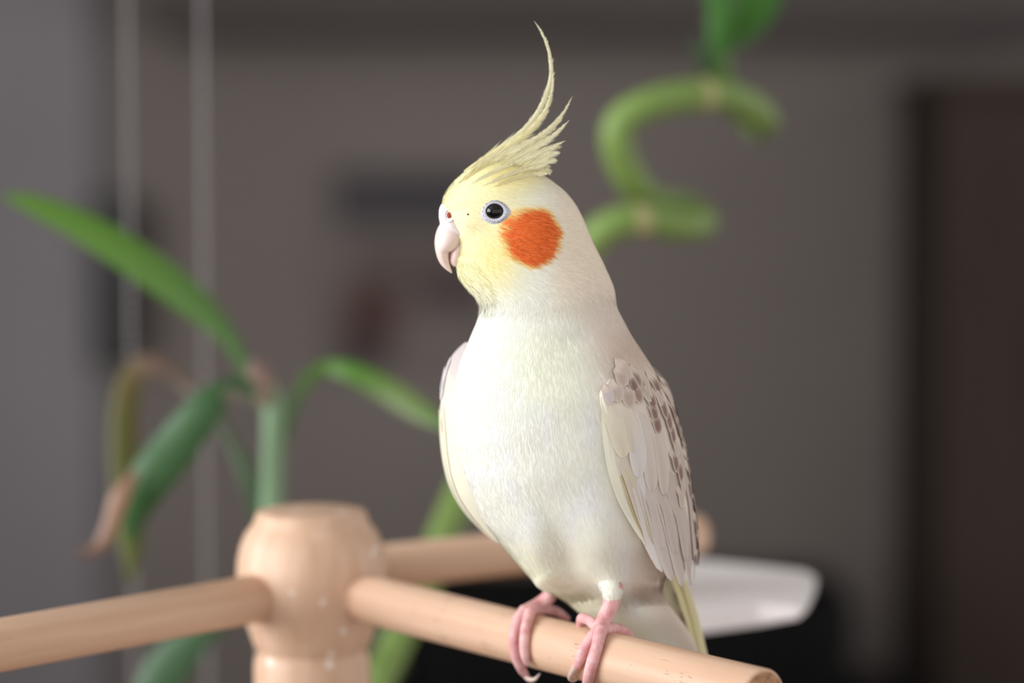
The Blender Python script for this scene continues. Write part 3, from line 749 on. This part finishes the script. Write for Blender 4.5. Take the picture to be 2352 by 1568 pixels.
# ---------------- feathers
def featherm(name, pts, nrm, W, colf, m, parent, seg=22, nc=7, camber=.12, prof=None, rachis=True):
    """one vane. pts world spine base->tip, nrm list of normals, W half-width (m); colf(t,u)->sRGB"""
    A = crom([tuple(p) for p in pts], seg); Nn = crom([tuple(n) for n in nrm], seg); V, Fc, Cc = [], [], []
    for i in range(seg):
        t = i/(seg-1); c = Vector(A[i]); tg = (Vector(A[min(i+1, seg-1)])-Vector(A[max(i-1, 0)])).normalized()
        n = Vector(Nn[i]); n = (n-tg*n.dot(tg)).normalized(); s = tg.cross(n)
        wd = W*(prof(t) if prof else min(1, .1+(t/.22)*.9)*(1 if t < .62 else math.sqrt(max(0.0, 1-((t-.62)/.38)**2))))
        wd = max(wd, 2e-5)
        for k in range(nc):
            u = -1+2*k/(nc-1); z = -camber*wd*u*u
            if rachis and k == nc//2: z += .06*W
            V.append(c+s*u*wd+n*z); Cc.append(lin(np.clip(colf(t, u), 0, 255)))
    for i in range(seg-1):
        for k in range(nc-1): q = i*nc+k; Fc.append((q, q+1, q+nc+1, q+nc))
    return link(name, pmesh(name, V, Fc, np.array(Cc)), m, parent)

# crest: vane plus loose barbs
def crest_feather(px, W, wz, seed, col=(246, 238, 188), tipc=(246, 241, 210), barb=1.0, lie=False):
    rng = random.Random(seed)
    A = crom([(x, y) for x, y in px], 40); seg = 40
    V, Fc, Cc = [], [], []
    prof = lambda t: min(1.0, (.08 if lie else .45)+t*2.2)*max(0.0, (1-t))**.75
    nv = Vector((0, -1, 0))
    dz = [wz*(1-.3*i/39) for i in range(40)]
    C_ = [P(A[i, 0], A[i, 1], 95+dz[i]) for i in range(40)]
    if lie:                                            # feathers that lie on the near side of the crown
        C_ = []
        for i in range(40):
            xl_, xr_, wc_, wd_ = [float(v) for v in BL.at(max(A[i, 1], 372))]
            inside = A[i, 1] > 374 and xl_+3 < A[i, 0] < xr_-3
            s_w = bw_at(A[i, 0], A[i, 1])-2.5 if inside else 95+wz
            C_.append(P(A[i, 0], A[i, 1], min(s_w, 95+wz)))
    for i in range(40):
        t = i/39; tg = (C_[min(i+1, 39)]-C_[max(i-1, 0)]).normalized(); s = tg.cross(nv).normalized(); wd = max(W*K*prof(t)*.62, 1.1*K*(1-t)+.25*K)
        cc = np.array(col)*(1-t)+np.array(tipc)*t
        for u in (-1, 0, 1):
            V.append(C_[i]+s*u*wd+Vector((0, (abs(u)*.55-.2)*wd, 0))); Cc.append(lin(cc*(1.0 if u else 1.02)))
    for i in range(39):
        for k in range(2): q = i*3+k; Fc.append((q, q+1, q+4, q+3))
    for b in range(int(110*barb)):
        t = .05+.88*rng.random(); i = int(t*39); tg = (C_[min(i+1, 39)]-C_[max(i-1, 0)]).normalized(); s = tg.cross(nv).normalized()*(1 if b % 2 else -1)
        ln = W*K*prof(t)*(1.0+.5*rng.random())/.62*.72; c = C_[i]; a_ = .38+.15*rng.random()
        d_ = (tg*math.cos(a_)+s*math.sin(a_)).normalized(); e_ = (tg*math.cos(a_*.55)+s*math.sin(a_*.55)).normalized()
        off = Vector((0, rng.uniform(-1.5, 1.5)*K, 0)); m1 = c+d_*ln*.9+off; m2 = m1+e_*ln*.9
        sd = d_.cross(nv).normalized()*.75*K; o = len(V)
        V.extend([c-sd, c+sd, m1+sd, m1-sd, m2]); Fc.extend([(o, o+1, o+2, o+3), (o+3, o+2, o+4)])
        cc = (np.array(col)*(1-t)+np.array(tipc)*t)*rng.uniform(.93, 1.03); Cc.extend([lin(np.clip(cc, 0, 250))]*5)
    me_ = pmesh('crest_feather', V, Fc, np.array(Cc)); o_ = link('crest_feather', me_, M_crest, bird)
    return o_
CF = [([(1082, 386), (1150, 340), (1205, 298), (1243, 245), (1265, 180), (1262, 122), (1246, 78), (1227, 48)], 15, 0),
      ([(1090, 390), (1158, 343), (1214, 302), (1250, 258), (1267, 212), (1271, 165)], 15, -6),
      ([(1085, 390), (1150, 346), (1205, 310), (1245, 272), (1262, 235)], 18, 8),
      ([(1110, 392), (1190, 342), (1250, 305), (1290, 265), (1315, 221)], 13, -10),
      ([(1108, 394), (1182, 348), (1240, 318), (1276, 288), (1296, 258)], 14, 10),
      ([(1115, 397), (1195, 354), (1258, 322), (1308, 276)], 18, -16),
      ([(1118, 400), (1190, 362), (1245, 348), (1299, 323)], 19, -24),
      ([(1125, 404), (1188, 380), (1236, 364), (1274, 346)], 20, 14),
      ([(1128, 406), (1186, 390), (1236, 380), (1266, 383)], 18, -30),
      ([(1120, 407), (1178, 397), (1222, 396), (1250, 408)], 18, -38),
      ([(1072, 393), (1125, 360), (1180, 325), (1228, 288), (1252, 252)], 20, 4),
      ([(1080, 398), (1135, 368), (1190, 340), (1240, 312)], 24, -20),
      ([(1090, 402), (1145, 378), (1200, 356), (1248, 330)], 24, -30),
      ([(1100, 408), (1150, 388), (1200, 374), (1245, 358)], 22, -38),
      ([(1068, 398), (1110, 376), (1160, 350), (1205, 322)], 24, 20),
      ([(1085, 400), (1140, 372), (1200, 345), (1250, 320)], 24, 26),
      ([(1100, 408), (1155, 388), (1205, 376), (1250, 372)], 22, 34),
      ([(1128, 404), (1195, 376), (1250, 358), (1288, 350)], 22, -34),
      ([(1135, 408), (1195, 388), (1245, 372), (1282, 368)], 22, -42),
      ([(1140, 410), (1195, 398), (1240, 390), (1266, 398)], 22, -46),
      ([(1150, 408), (1200, 380), (1255, 346), (1292, 336)], 20, 20),
      ([(1060, 408), (1095, 388), (1135, 368), (1170, 350)], 20, -14)]
for i, (px, W, wz) in enumerate(CF):
    crest_feather(px, W, wz, i, col=((248, 242, 204), (247, 237, 186), (249, 244, 212))[i % 3])

for i, (px, W, wz) in enumerate([([(1046, 428), (1082, 400), (1124, 372), (1166, 345)], 17, -18), ([(1062, 418), (1106, 388), (1160, 360), (1212, 332)], 18, -26),
      ([(1082, 422), (1134, 396), (1190, 373), (1246, 350)], 18, -34), ([(1108, 426), (1160, 406), (1212, 390), (1258, 376)], 18, -46),
      ([(1134, 428), (1180, 412), (1224, 402), (1260, 398)], 17, -54)]):
    crest_feather(px, W, wz, 50+i, col=((247, 240, 196), (246, 235, 176), (248, 242, 204))[i % 3], lie=True)

# ---------------- near wing
WROWS = []
for (y, xr) in [(770, 1452), (800, 1474), (840, 1503), (890, 1532), (950, 1553), (1010, 1567), (1080, 1581), (1140, 1589), (1190, 1597), (1240, 1601), (1290, 1601), (1330, 1592)]:
    xl_, xr_, wc_, wd_ = [float(v) for v in BL.at(y)]
    xc_ = (xl_+xr_)/2 if y < 1200 else 1342+(y-1200)*.25
    wd_ = wd_+10 if y < 1200 else 201-(y-1200)*.25
    wc_ = wc_ if y < 1200 else 205+(y-1200)*.12
    WROWS.append((y, 2*xc_-xr, xr, wc_, wd_))
WL = Loft(WROWS, 2.1)
LE = table([(790, 1466), (840, 1420), (880, 1388), (905, 1374), (930, 1377), (960, 1384), (1020, 1396), (1080, 1406), (1140, 1430), (1190, 1456), (1258, 1490), (1318, 1524)])
ny, nu = 130, 60; V_, F_, C_ = [], [], []
for j in range(ny):
    y = 792+(1288-792)*j/(ny-1); xle = float(np.interp(y, LE[0], LE[1])); thl = float(WL.theta(np.array([y]), np.array([xle]))[0]); th1 = .95-.35*max(0, (y-1150)/170)
    for i in range(nu):
        u = i/(nu-1); th = thl+(th1-thl)*u**1.15
        edge = float(sm(0, .035, u)*sm(1, .9, u)); rise = float(sm(790, 935, y))
        off = -22+20*edge+(4*rise)*math.exp(-u*9)
        off -= 26*float(sm(905, 800, y))
        q_ = WL.xyw(np.array([y]), np.array([th]), off); V_.append(Pn(*q_)[0])
        xx = float(q_[0][0]); c = np.array((224., 211, 200))
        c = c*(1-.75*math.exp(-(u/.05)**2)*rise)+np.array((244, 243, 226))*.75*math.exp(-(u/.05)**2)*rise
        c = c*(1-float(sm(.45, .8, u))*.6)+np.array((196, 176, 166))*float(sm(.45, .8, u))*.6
        C_.append(lin(c))
for j in range(ny-1):
    for i in range(nu-1): q = j*nu+i; F_.append((q, q+1, q+nu+1, q+nu))
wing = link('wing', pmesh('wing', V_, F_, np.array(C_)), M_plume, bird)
def wpt(x, y, off):
    y_ = np.array([float(y)]); th = WL.theta(y_, np.array([float(x)])); p = Vector(Pn(*WL.xyw(y_, th, off))[0]); q2 = Vector(Pn(*WL.xyw(y_, th, off+10))[0])
    return p, (q2-p).normalized()
def wfeather(px, W, off, col, tip=None, edgec=None, name='flight_feather', offt=None, centre=None, seg=22, rnd=0):
    A = crom(px, 9); pts, ns = [], []
    for i, (x, y) in enumerate(A):
        o_ = -4+(4+.42*(off if offt is None else offt))*min(1, (i/8)*2.6)
        p, n = wpt(x, min(y, 1329), o_)
        if y > 1329: p += (P(x, y, 0)-P(x, 1329, 0))
        pts.append(p); ns.append(n)
    col = np.array(col, float); tip_ = np.array(tip if tip is not None else col, float); ed = np.array(edgec, float) if edgec is not None else None
    ce = np.array(centre, float) if centre is not None else None
    def cfun(t, u):
        c = col*(1-t)+tip_*t
        if ed is not None: c = c*(1-u*u)+ed*u*u
        if ce is not None:
            k = math.exp(-((u)/.8)**4-((t-.64)/.3)**4); c = c*(1-k)+ce*k
        return c*(1+.015*math.sin(u*23+t*5))
    return featherm(name, pts, ns, W*K, cfun, M_feath, wing, seg=seg, camber=.05)
# flight feathers, lowest layer first (long vanes running to the wing tip)
fl = [([(1500, 1010), (1545, 1120), (1575, 1230), (1586, 1345)], 26, 1, (206, 192, 184), (198, 184, 178)),
      ([(1530, 960), (1572, 1080), (1592, 1200), (1598, 1328)], 22, 1.5, (200, 184, 176), (202, 188, 180)),
      ([(1480, 1000), (1520, 1120), (1550, 1230), (1568, 1350)], 30, 3, (212, 200, 194), (206, 194, 188)),
      ([(1460, 990), (1492, 1110), (1520, 1220), (1544, 1336)], 30, 5, (216, 206, 202), (214, 204, 200)),
      ([(1440, 980), (1470, 1100), (1496, 1210), (1520, 1314)], 27, 7, (226, 218, 214), (236, 234, 236)),
      ([(1420, 1000), (1448, 1090), (1474, 1170), (1498, 1250)], 20, 9, (222, 212, 200), (214, 204, 180))]
for px, W, off, c, tp in fl: wfeather(px, W, off, c, tp, edgec=np.array(c)+8)
# yellow primary edges showing through the gap, and the pale leading edge fold
wfeather([(1424, 1030), (1440, 1090), (1464, 1160), (1490, 1236)], 5, 10, (222, 213, 168), (214, 202, 156), edgec=(236, 230, 200))
wfeather([(1430, 1042), (1450, 1100), (1476, 1172), (1496, 1226)], 3.5, 11, (232, 226, 190), (224, 214, 174), edgec=(240, 236, 210))
wfeather([(1418, 1050), (1432, 1110), (1456, 1180), (1484, 1244)], 4, 8.5, (214, 200, 166), (206, 190, 152))
wfeather([(1382, 912), (1393, 990), (1404, 1070), (1426, 1140), (1455, 1198), (1491, 1260)], 11, 7, (240, 236, 218), (244, 242, 224), edgec=(246, 244, 230), name='leading_edge')
# coverts
cv = [([(1392, 900), (1408, 960), (1424, 1010), (1432, 1052)], 22, 9, (234, 226, 208), (232, 222, 198)),
      ([(1412, 890), (1428, 940), (1446, 990), (1452, 1040)], 24, 8.5, (230, 220, 206), (228, 216, 200)),
      ([(1440, 930), (1454, 985), (1464, 1040), (1466, 1098)], 24, 8.2, (230, 222, 214), (228, 222, 222)),
      ([(1466, 930), (1482, 990), (1494, 1060), (1496, 1130)], 24, 8, (224, 212, 202), (220, 208, 200)),
      ([(1490, 930), (1508, 990), (1520, 1060), (1524, 1140)], 22, 9, (218, 204, 194), (216, 202, 192)),
      ([(1478, 1080), (1498, 1140), (1512, 1200), (1518, 1262)], 20, 10, (216, 204, 198), (218, 208, 204)),
      ([(1505, 1090), (1528, 1150), (1542, 1210), (1550, 1272)], 20, 9, (210, 196, 188), (208, 194, 188)),
      ([(1532, 1110), (1556, 1170), (1568, 1230), (1574, 1290)], 18, 9, (206, 190, 182), (204, 190, 184))]
for px, W, off, c, tp in cv: wfeather(px, W, off, c, tp, edgec=np.array(c)+6, name='covert_feather')
# mottled scapulars and lesser coverts: brown centres with pale rims
rng = random.Random(11)
mot = []
for row, (s0, n_, xo, ln) in enumerate([(822, 14, -76, 52), (840, 15, -50, 56), (846, 15, -26, 62), (850, 15, -3, 66), (840, 15, 22, 70), (860, 13, 52, 74), (850, 13, 84, 76)]):
    for k in range(n_):
        y = s0+k*(26 if row < 2 else 29)+rng.uniform(-5, 5)
        if row == 0 and k > 2: continue
        if row == 1 and k > 4: continue
        if row == 2 and (k > 9): continue
        xs = float(np.interp(y, [r_[0] for r_ in WROWS], [r_[2] for r_ in WROWS])); mot.append((xs+xo+rng.uniform(-4, 4), y, ln, row))
for (x, y, ln, row) in sorted(mot, key=lambda q: -q[1]):
    y2 = min(y+ln, 1300); sl = .16+.05*rng.random(); x2 = x+float(np.interp(y2, [r_[0] for r_ in WROWS], [r_[2] for r_ in WROWS])-np.interp(y, [r_[0] for r_ in WROWS], [r_[2] for r_ in WROWS]))+sl*6
    dk = rng.random(); base = (222, 208, 194) if dk > .35 else (214, 196, 184)
    ctr_ = (142, 114, 106) if dk > .33 else ((166, 140, 130) if dk > .18 else (206, 190, 178))
    if row == 6: base = (206, 190, 178)
    wfeather([(x, y), ((x+x2)/2+2, (y+y2)/2), (x2, y2)], 13+3*rng.random(), 4, base, (226, 212, 198), name='scapular_feather', offt=9.5+2*rng.random(), centre=ctr_, seg=14)
for (x, y, ln, W, ce) in [(1452, 836, 62, 19, (150, 124, 118)), (1436, 876, 62, 18, (196, 176, 166)), (1474, 850, 58, 16, (160, 136, 128)), (1410, 868, 56, 17, (206, 190, 180)), (1420, 838, 50, 18, (200, 180, 168)), (1390, 880, 48, 14, (214, 206, 208))]:
    wfeather([(x, y), (x+6, y+ln/2), (x+10, y+ln)], W, 3, (224, 208, 196), (226, 212, 200), name='scapular_feather', offt=10, centre=ce, seg=14)

# ---------------- far wing: folded shell on the other flank
FW = Loft([(786, 1068, 1120, 205, 30), (800, 1052, 1140, 208, 58), (820, 1036, 1170, 210, 84), (850, 1023, 1190, 212, 108), (900, 1014, 1210, 215, 126), (950, 1011.5, 1220, 218, 134), (1010, 1014, 1230, 222, 136),
           (1080, 1024, 1240, 226, 132), (1130, 1040, 1250, 230, 120), (1170, 1064, 1255, 234, 104), (1210, 1099, 1258, 238, 82), (1240, 1132, 1250, 242, 52), (1254, 1160, 1230, 244, 20)], 2.1)
def fwcol(x, y, th):
    c = np.empty(x.shape+(3,)); c[...] = (228, 223, 201)
    m_ = (sm(930, 840, y)*sm(.0, .5, hash_noise(x*2.2, y, 26, 5)))[..., None]; c = c*(1-m_*.8)+np.array((190, 178, 182.))*m_*.8
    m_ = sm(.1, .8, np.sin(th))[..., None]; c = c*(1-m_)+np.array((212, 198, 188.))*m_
    return lin(c)
wing2 = loft_mesh('wing', FW, 786, 1254, 110, 90, fwcol, M_plume, bird)
def fpt(th, y, off):
    y_ = np.array([float(y)]); t_ = np.array([th]); p = Vector(Pn(*FW.xyw(y_, t_, off))[0]); q2 = Vector(Pn(*FW.xyw(y_, t_, off+10))[0])
    return p, (q2-p).normalized()
def ffeather(ys, ths, W, off, col, name, centre=None):
    pts, ns = [], []
    for y, t in crom(list(zip(ys, ths)), 8):
        p, n = fpt(t, min(y, 1252), off); pts.append(p); ns.append(n)
    col = np.array(col, float)
    def cfun(t, u):
        c = col*(1+.02*u*u)
        if centre is not None:
            k = math.exp(-(u/.6)**2-((t-.5)/.3)**2); c = c*(1-k)+np.array(centre, float)*k
        return c
    return featherm(name, pts, ns, W*K, cfun, M_feath, wing2, seg=18)
PI = math.pi
for (y0_, y1_, t0, t1, W) in [(930, 1240, -PI+.42, -PI+.30, 14), (950, 1246, -PI+.22, -PI+.10, 18), (940, 1248, -PI+.0, -PI-.1, 20), (930, 1240, -PI-.22, -PI-.3, 20), (930, 1230, -PI-.5, -PI-.55, 22)]:
    ffeather([y0_, (y0_+y1_)/2, y1_], [t0, (t0+t1)/2, t1], W, 2.5, (230, 225, 203), 'flight_feather')
for k in range(10):
    y = 806+rng.uniform(0, 60); t = -PI+rng.uniform(-.5, .35)
    ffeather([y, y+26, y+52], [t, t, t], 14, 3.5, (226, 220, 220), 'covert_feather', (178, 166, 170))

# ---------------- thigh tufts, legs and feet
def tuft(pts, rad, name='thigh_tuft'):
    v, f = tube_data(pts, rad, 24, 26); n_ = len(v)
    me = pmesh(name, v, f, np.tile(lin((238, 236, 224)), (n_, 1)))
    o = link(name, me, M_plume, bird)
    # loose barbs at the cuff
    A = crom([tuple(p)+(r,) for p, r in zip(pts, rad)], 26); V2, F2, C2 = [], [], []; rg = random.Random(len(pts)+int(rad[0]*1e5))
    for k in range(500):
        i = rg.randint(3, 21); c = Vector(A[i, :3]); t = (Vector(A[i+1, :3])-c).normalized(); r = A[i, 3]; b = t.orthogonal().normalized(); b.rotate(Matrix.Rotation(rg.uniform(0, 2*PI), 3, t))
        p = c+b*r; ln = rg.uniform(12, 24)*K; j = min(25, i+3); e = p+t*ln+b*(A[j, 3]-r)*1.0+b*rg.uniform(0, 2.0)*K; s = t.cross(b)*.9*K; o_ = len(V2)
        V2 += [p-s, p+s, e]; F2.append((o_, o_+1, o_+2)); C2 += [lin(np.array((240, 237, 224))*rg.uniform(.94, 1.02))]*3
    q = link('cuff_barbs', pmesh('cuff_barbs', V2, F2, np.array(C2)), M_strand, o); q['kind'] = 'stuff'
    return o
# depth of the near perch arm surface at a pixel
def perch_hit(px, py, lift):
    r = (FWD+RIGHT*((px-1176)/F)+UP*((784-py)/F)); o = CAM-near_start; dd = dirn
    rp_ = r-dd*r.dot(dd); op = o-dd*o.dot(dd); A_ = rp_.dot(rp_); B_ = 2*rp_.dot(op); R_ = AR+lift; C0 = op.dot(op)-R_*R_; disc = B_*B_-4*A_*C0
    t = (-B_-math.sqrt(max(disc, 0)))/(2*A_) if disc > 0 else -B_/(2*A_)
    return CAM+r*t
def perch_w(px):                                        # bird-depth of the arm's axis under a pixel column
    for py in range(1360, 1700, 2):
        pass
    return 0
c1 = on_z(1235, 1470, AZ); c2 = on_z(1392, 1508, AZ)
def dep(v): return ((v-CAM).dot(FWD)-D0)/K
wr, wl_ = dep(perch_hit(1222, 1396, .002)), dep(perch_hit(1375, 1440, .002))
M_foot = mat('pink_foot_skin', (222, 162, 164), .55, .35, None)
def foot_build(nt, b):
    N = nt.nodes; Lk = nt.links
    tc = N.new('ShaderNodeTexCoord'); n = N.new('ShaderNodeTexNoise'); n.inputs['Scale'].default_value = 260; Lk.new(tc.outputs['Object'], n.inputs['Vector'])
    r = N.new('ShaderNodeValToRGB'); r.color_ramp.elements[0].position = .35; r.color_ramp.elements[1].position = .65
    r.color_ramp.elements[0].color = L4((214, 150, 152)); r.color_ramp.elements[1].color = L4((232, 186, 186)); Lk.new(n.outputs['Fac'], r.inputs[0]); Lk.new(r.outputs[0], b.inputs['Base Color'])
    v = N.new('ShaderNodeTexVoronoi'); v.inputs['Scale'].default_value = 1300; Lk.new(tc.outputs['Object'], v.inputs['Vector'])
    bp = N.new('ShaderNodeBump'); bp.inputs['Strength'].default_value = .35; bp.inputs['Distance'].default_value = .0003; Lk.new(v.outputs['Distance'], bp.inputs['Height']); Lk.new(bp.outputs[0], b.inputs['Normal'])
    b.inputs['Subsurface Weight'].default_value = .12; b.inputs['Subsurface Radius'].default_value = (.003, .0012, .0008)
foot_build(M_foot.node_tree, M_foot.node_tree.nodes['Principled BSDF'])
M_claw = mat('claw_horn', (206, 180, 170), .35, .5, noise_col((198, 170, 160), (214, 192, 182), 400))
def toe_pts(px, lifts):
    return [perch_hit(x, y, l) for (x, y), l in zip(px, lifts)]
def foot(tarsus, toes, claws):
    f = tubes('foot', [tarsus]+toes, M_foot, bird, n=14, seg=26)
    for pts, rad in claws: tube('claw', pts, rad, M_claw, f, n=10, seg=20)
    return f
r_ = lambda *a: [v*K for v in a]
h = .0014
# near foot (image right)
tl = [P(1412, 1350, wl_+6), P(1404, 1385, wl_+2), P(1388, 1420, wl_-2), perch_hit(1372, 1448, .0026)]
tA = toe_pts([(1374, 1446), (1356, 1468), (1338, 1500), (1326, 1528)], [.0026, .0020, .0016, .0016])
tB = toe_pts([(1380, 1448), (1372, 1482), (1361, 1520), (1352, 1556), (1345, 1592)], [.0028, .0022, .0018, .0017, .0017])
back = lambda x, y, wv: P(x, y, wv)
tC = [perch_hit(1384, 1444, .0022), back(1412, 1443, wl_+22), back(1438, 1454, wl_+46), back(1452, 1478, wl_+72)]
tD = [perch_hit(1370, 1438, .0020), back(1352, 1424, wl_+26), back(1336, 1420, wl_+52), back(1332, 1440, wl_+84)]
foot((tl, r_(21, 20, 18, 15)), [(tA, r_(15, 14, 14.5, 10)), (tB, r_(16, 14.5, 15, 14, 10)), (tC, r_(15, 14, 13, 9)), (tD, r_(14, 12.5, 12, 9))],
     [(toe_pts([(1328, 1522), (1316, 1540), (1309, 1556)], [.0018, .0020, .0016])+[perch_hit(1316, 1563, .0012), perch_hit(1327, 1560, .0004)], r_(8.5, 7.5, 6, 4, 1.2)),
      (toe_pts([(1347, 1584), (1341, 1602), (1340, 1618)], [.0016, .0014, .001]), r_(8, 6, 1.5))])
# far foot (image left)
tl = [P(1268, 1345, wr+4), P(1262, 1368, wr+4), P(1238, 1388, wr+2), perch_hit(1206, 1402, .0028)]
tA = toe_pts([(1204, 1402), (1188, 1426), (1180, 1462), (1183, 1500), (1196, 1532)], [.003, .0024, .0018, .0016, .0020])+[perch_hit(1206, 1548, .0024)]
tB = toe_pts([(1218, 1406), (1208, 1440), (1204, 1476), (1206, 1506), (1210, 1520)], [.0028, .0020, .0016, .0016, .0016])
tC = [perch_hit(1222, 1400, .0022), back(1252, 1399, wr+18), back(1280, 1405, wr+40), back(1302, 1420, wr+66)]
tD = [perch_hit(1218, 1394, .002), back(1232, 1388, wr+36), back(1240, 1396, wr+66), back(1240, 1420, wr+90)]
foot((tl, r_(18, 18, 18, 15)), [(tA, r_(15, 14, 13, 13, 12, 9)), (tB, r_(15, 13, 12.5, 11, 8)), (tC, r_(14, 12.5, 11.5, 8)), (tD, r_(13, 12, 11, 8))],
     [([perch_hit(1204, 1544, .0024), perch_hit(1214, 1558, .0024), perch_hit(1227, 1560, .0022), perch_hit(1240, 1547, .001)], r_(8.5, 7, 5, 1.4)),
      (toe_pts([(1209, 1514), (1214, 1526), (1218, 1530)], [.0016, .0016, .0012]), r_(7, 5, 1.5))])
tuft([P(1390, 1290, bw_at(1390, 1290)+70), P(1400, 1328, bw_at(1400, 1328)+52), P(1406, 1354, wl_+8), P(1406, 1382, wl_+1)], r_(30, 32, 27, 18))
tuft([P(1258, 1270, bw_at(1258, 1270)+76), P(1262, 1312, bw_at(1262, 1312)+50), P(1266, 1340, wr+6), P(1265, 1364, wr+4)], r_(28, 28, 23, 16))

# ---------------- tail
def tfeather(px, W, col, tip, centre=None, tilt=0.0, seg=30):
    pts = [P(*q) for q in px]; nv = (-FWD+RIGHT*(.35+tilt)).normalized(); col = np.array(col, float); tip = np.array(tip, float)
    def cfun(t, u):
        c = col*(1-t)+tip*t
        if centre is not None:
            k = math.exp(-((u+.35)/.45)**2)*(.5+.5*math.sin(t*46))*float(sm(.12, .2, t)); c = c*(1-k)+np.array(centre, float)*k
        return c
    return featherm('tail_feather', pts, [nv]*3, W*K, cfun, M_feath, bird, seg=seg, nc=9, camber=.2, prof=lambda t: min(1, .6+t*1.5)*(1 if t < .8 else math.sqrt(max(0, 1-((t-.8)/.2)**2))))
Y_ = (230, 222, 176)
tfeather([(1470, 1330, 300), (1500, 1440, 350), (1530, 1600, 420), (1590, 1900, 560), (1640, 2150, 680)], 40, (226, 222, 222), (220, 214, 200), None)
tfeather([(1500, 1330, 296), (1535, 1440, 346), (1570, 1600, 415), (1630, 1900, 550), (1690, 2120, 660)], 36, (222, 216, 214), (222, 214, 180), None)
tfeather([(1520, 1300, 285), (1560, 1400, 325), (1592, 1500, 372), (1650, 1750, 490), (1700, 2000, 610)], 28, (224, 217, 194), (222, 210, 168), (120, 110, 108), .2)
tfeather([(1535, 1290, 262), (1572, 1380, 300), (1606, 1490, 350), (1650, 1690, 450), (1690, 1880, 540)], 15, Y_, (226, 216, 166), None, .5)
tfeather([(1556, 1290, 268), (1590, 1390, 312), (1616, 1490, 356), (1660, 1690, 456), (1700, 1860, 540)], 13, (218, 208, 164), (228, 218, 176), None, .8)
tfeather([(1440, 1340, 300), (1462, 1440, 350), (1488, 1600, 420), (1540, 1880, 550)], 34, (230, 228, 230), (224, 220, 214), None)
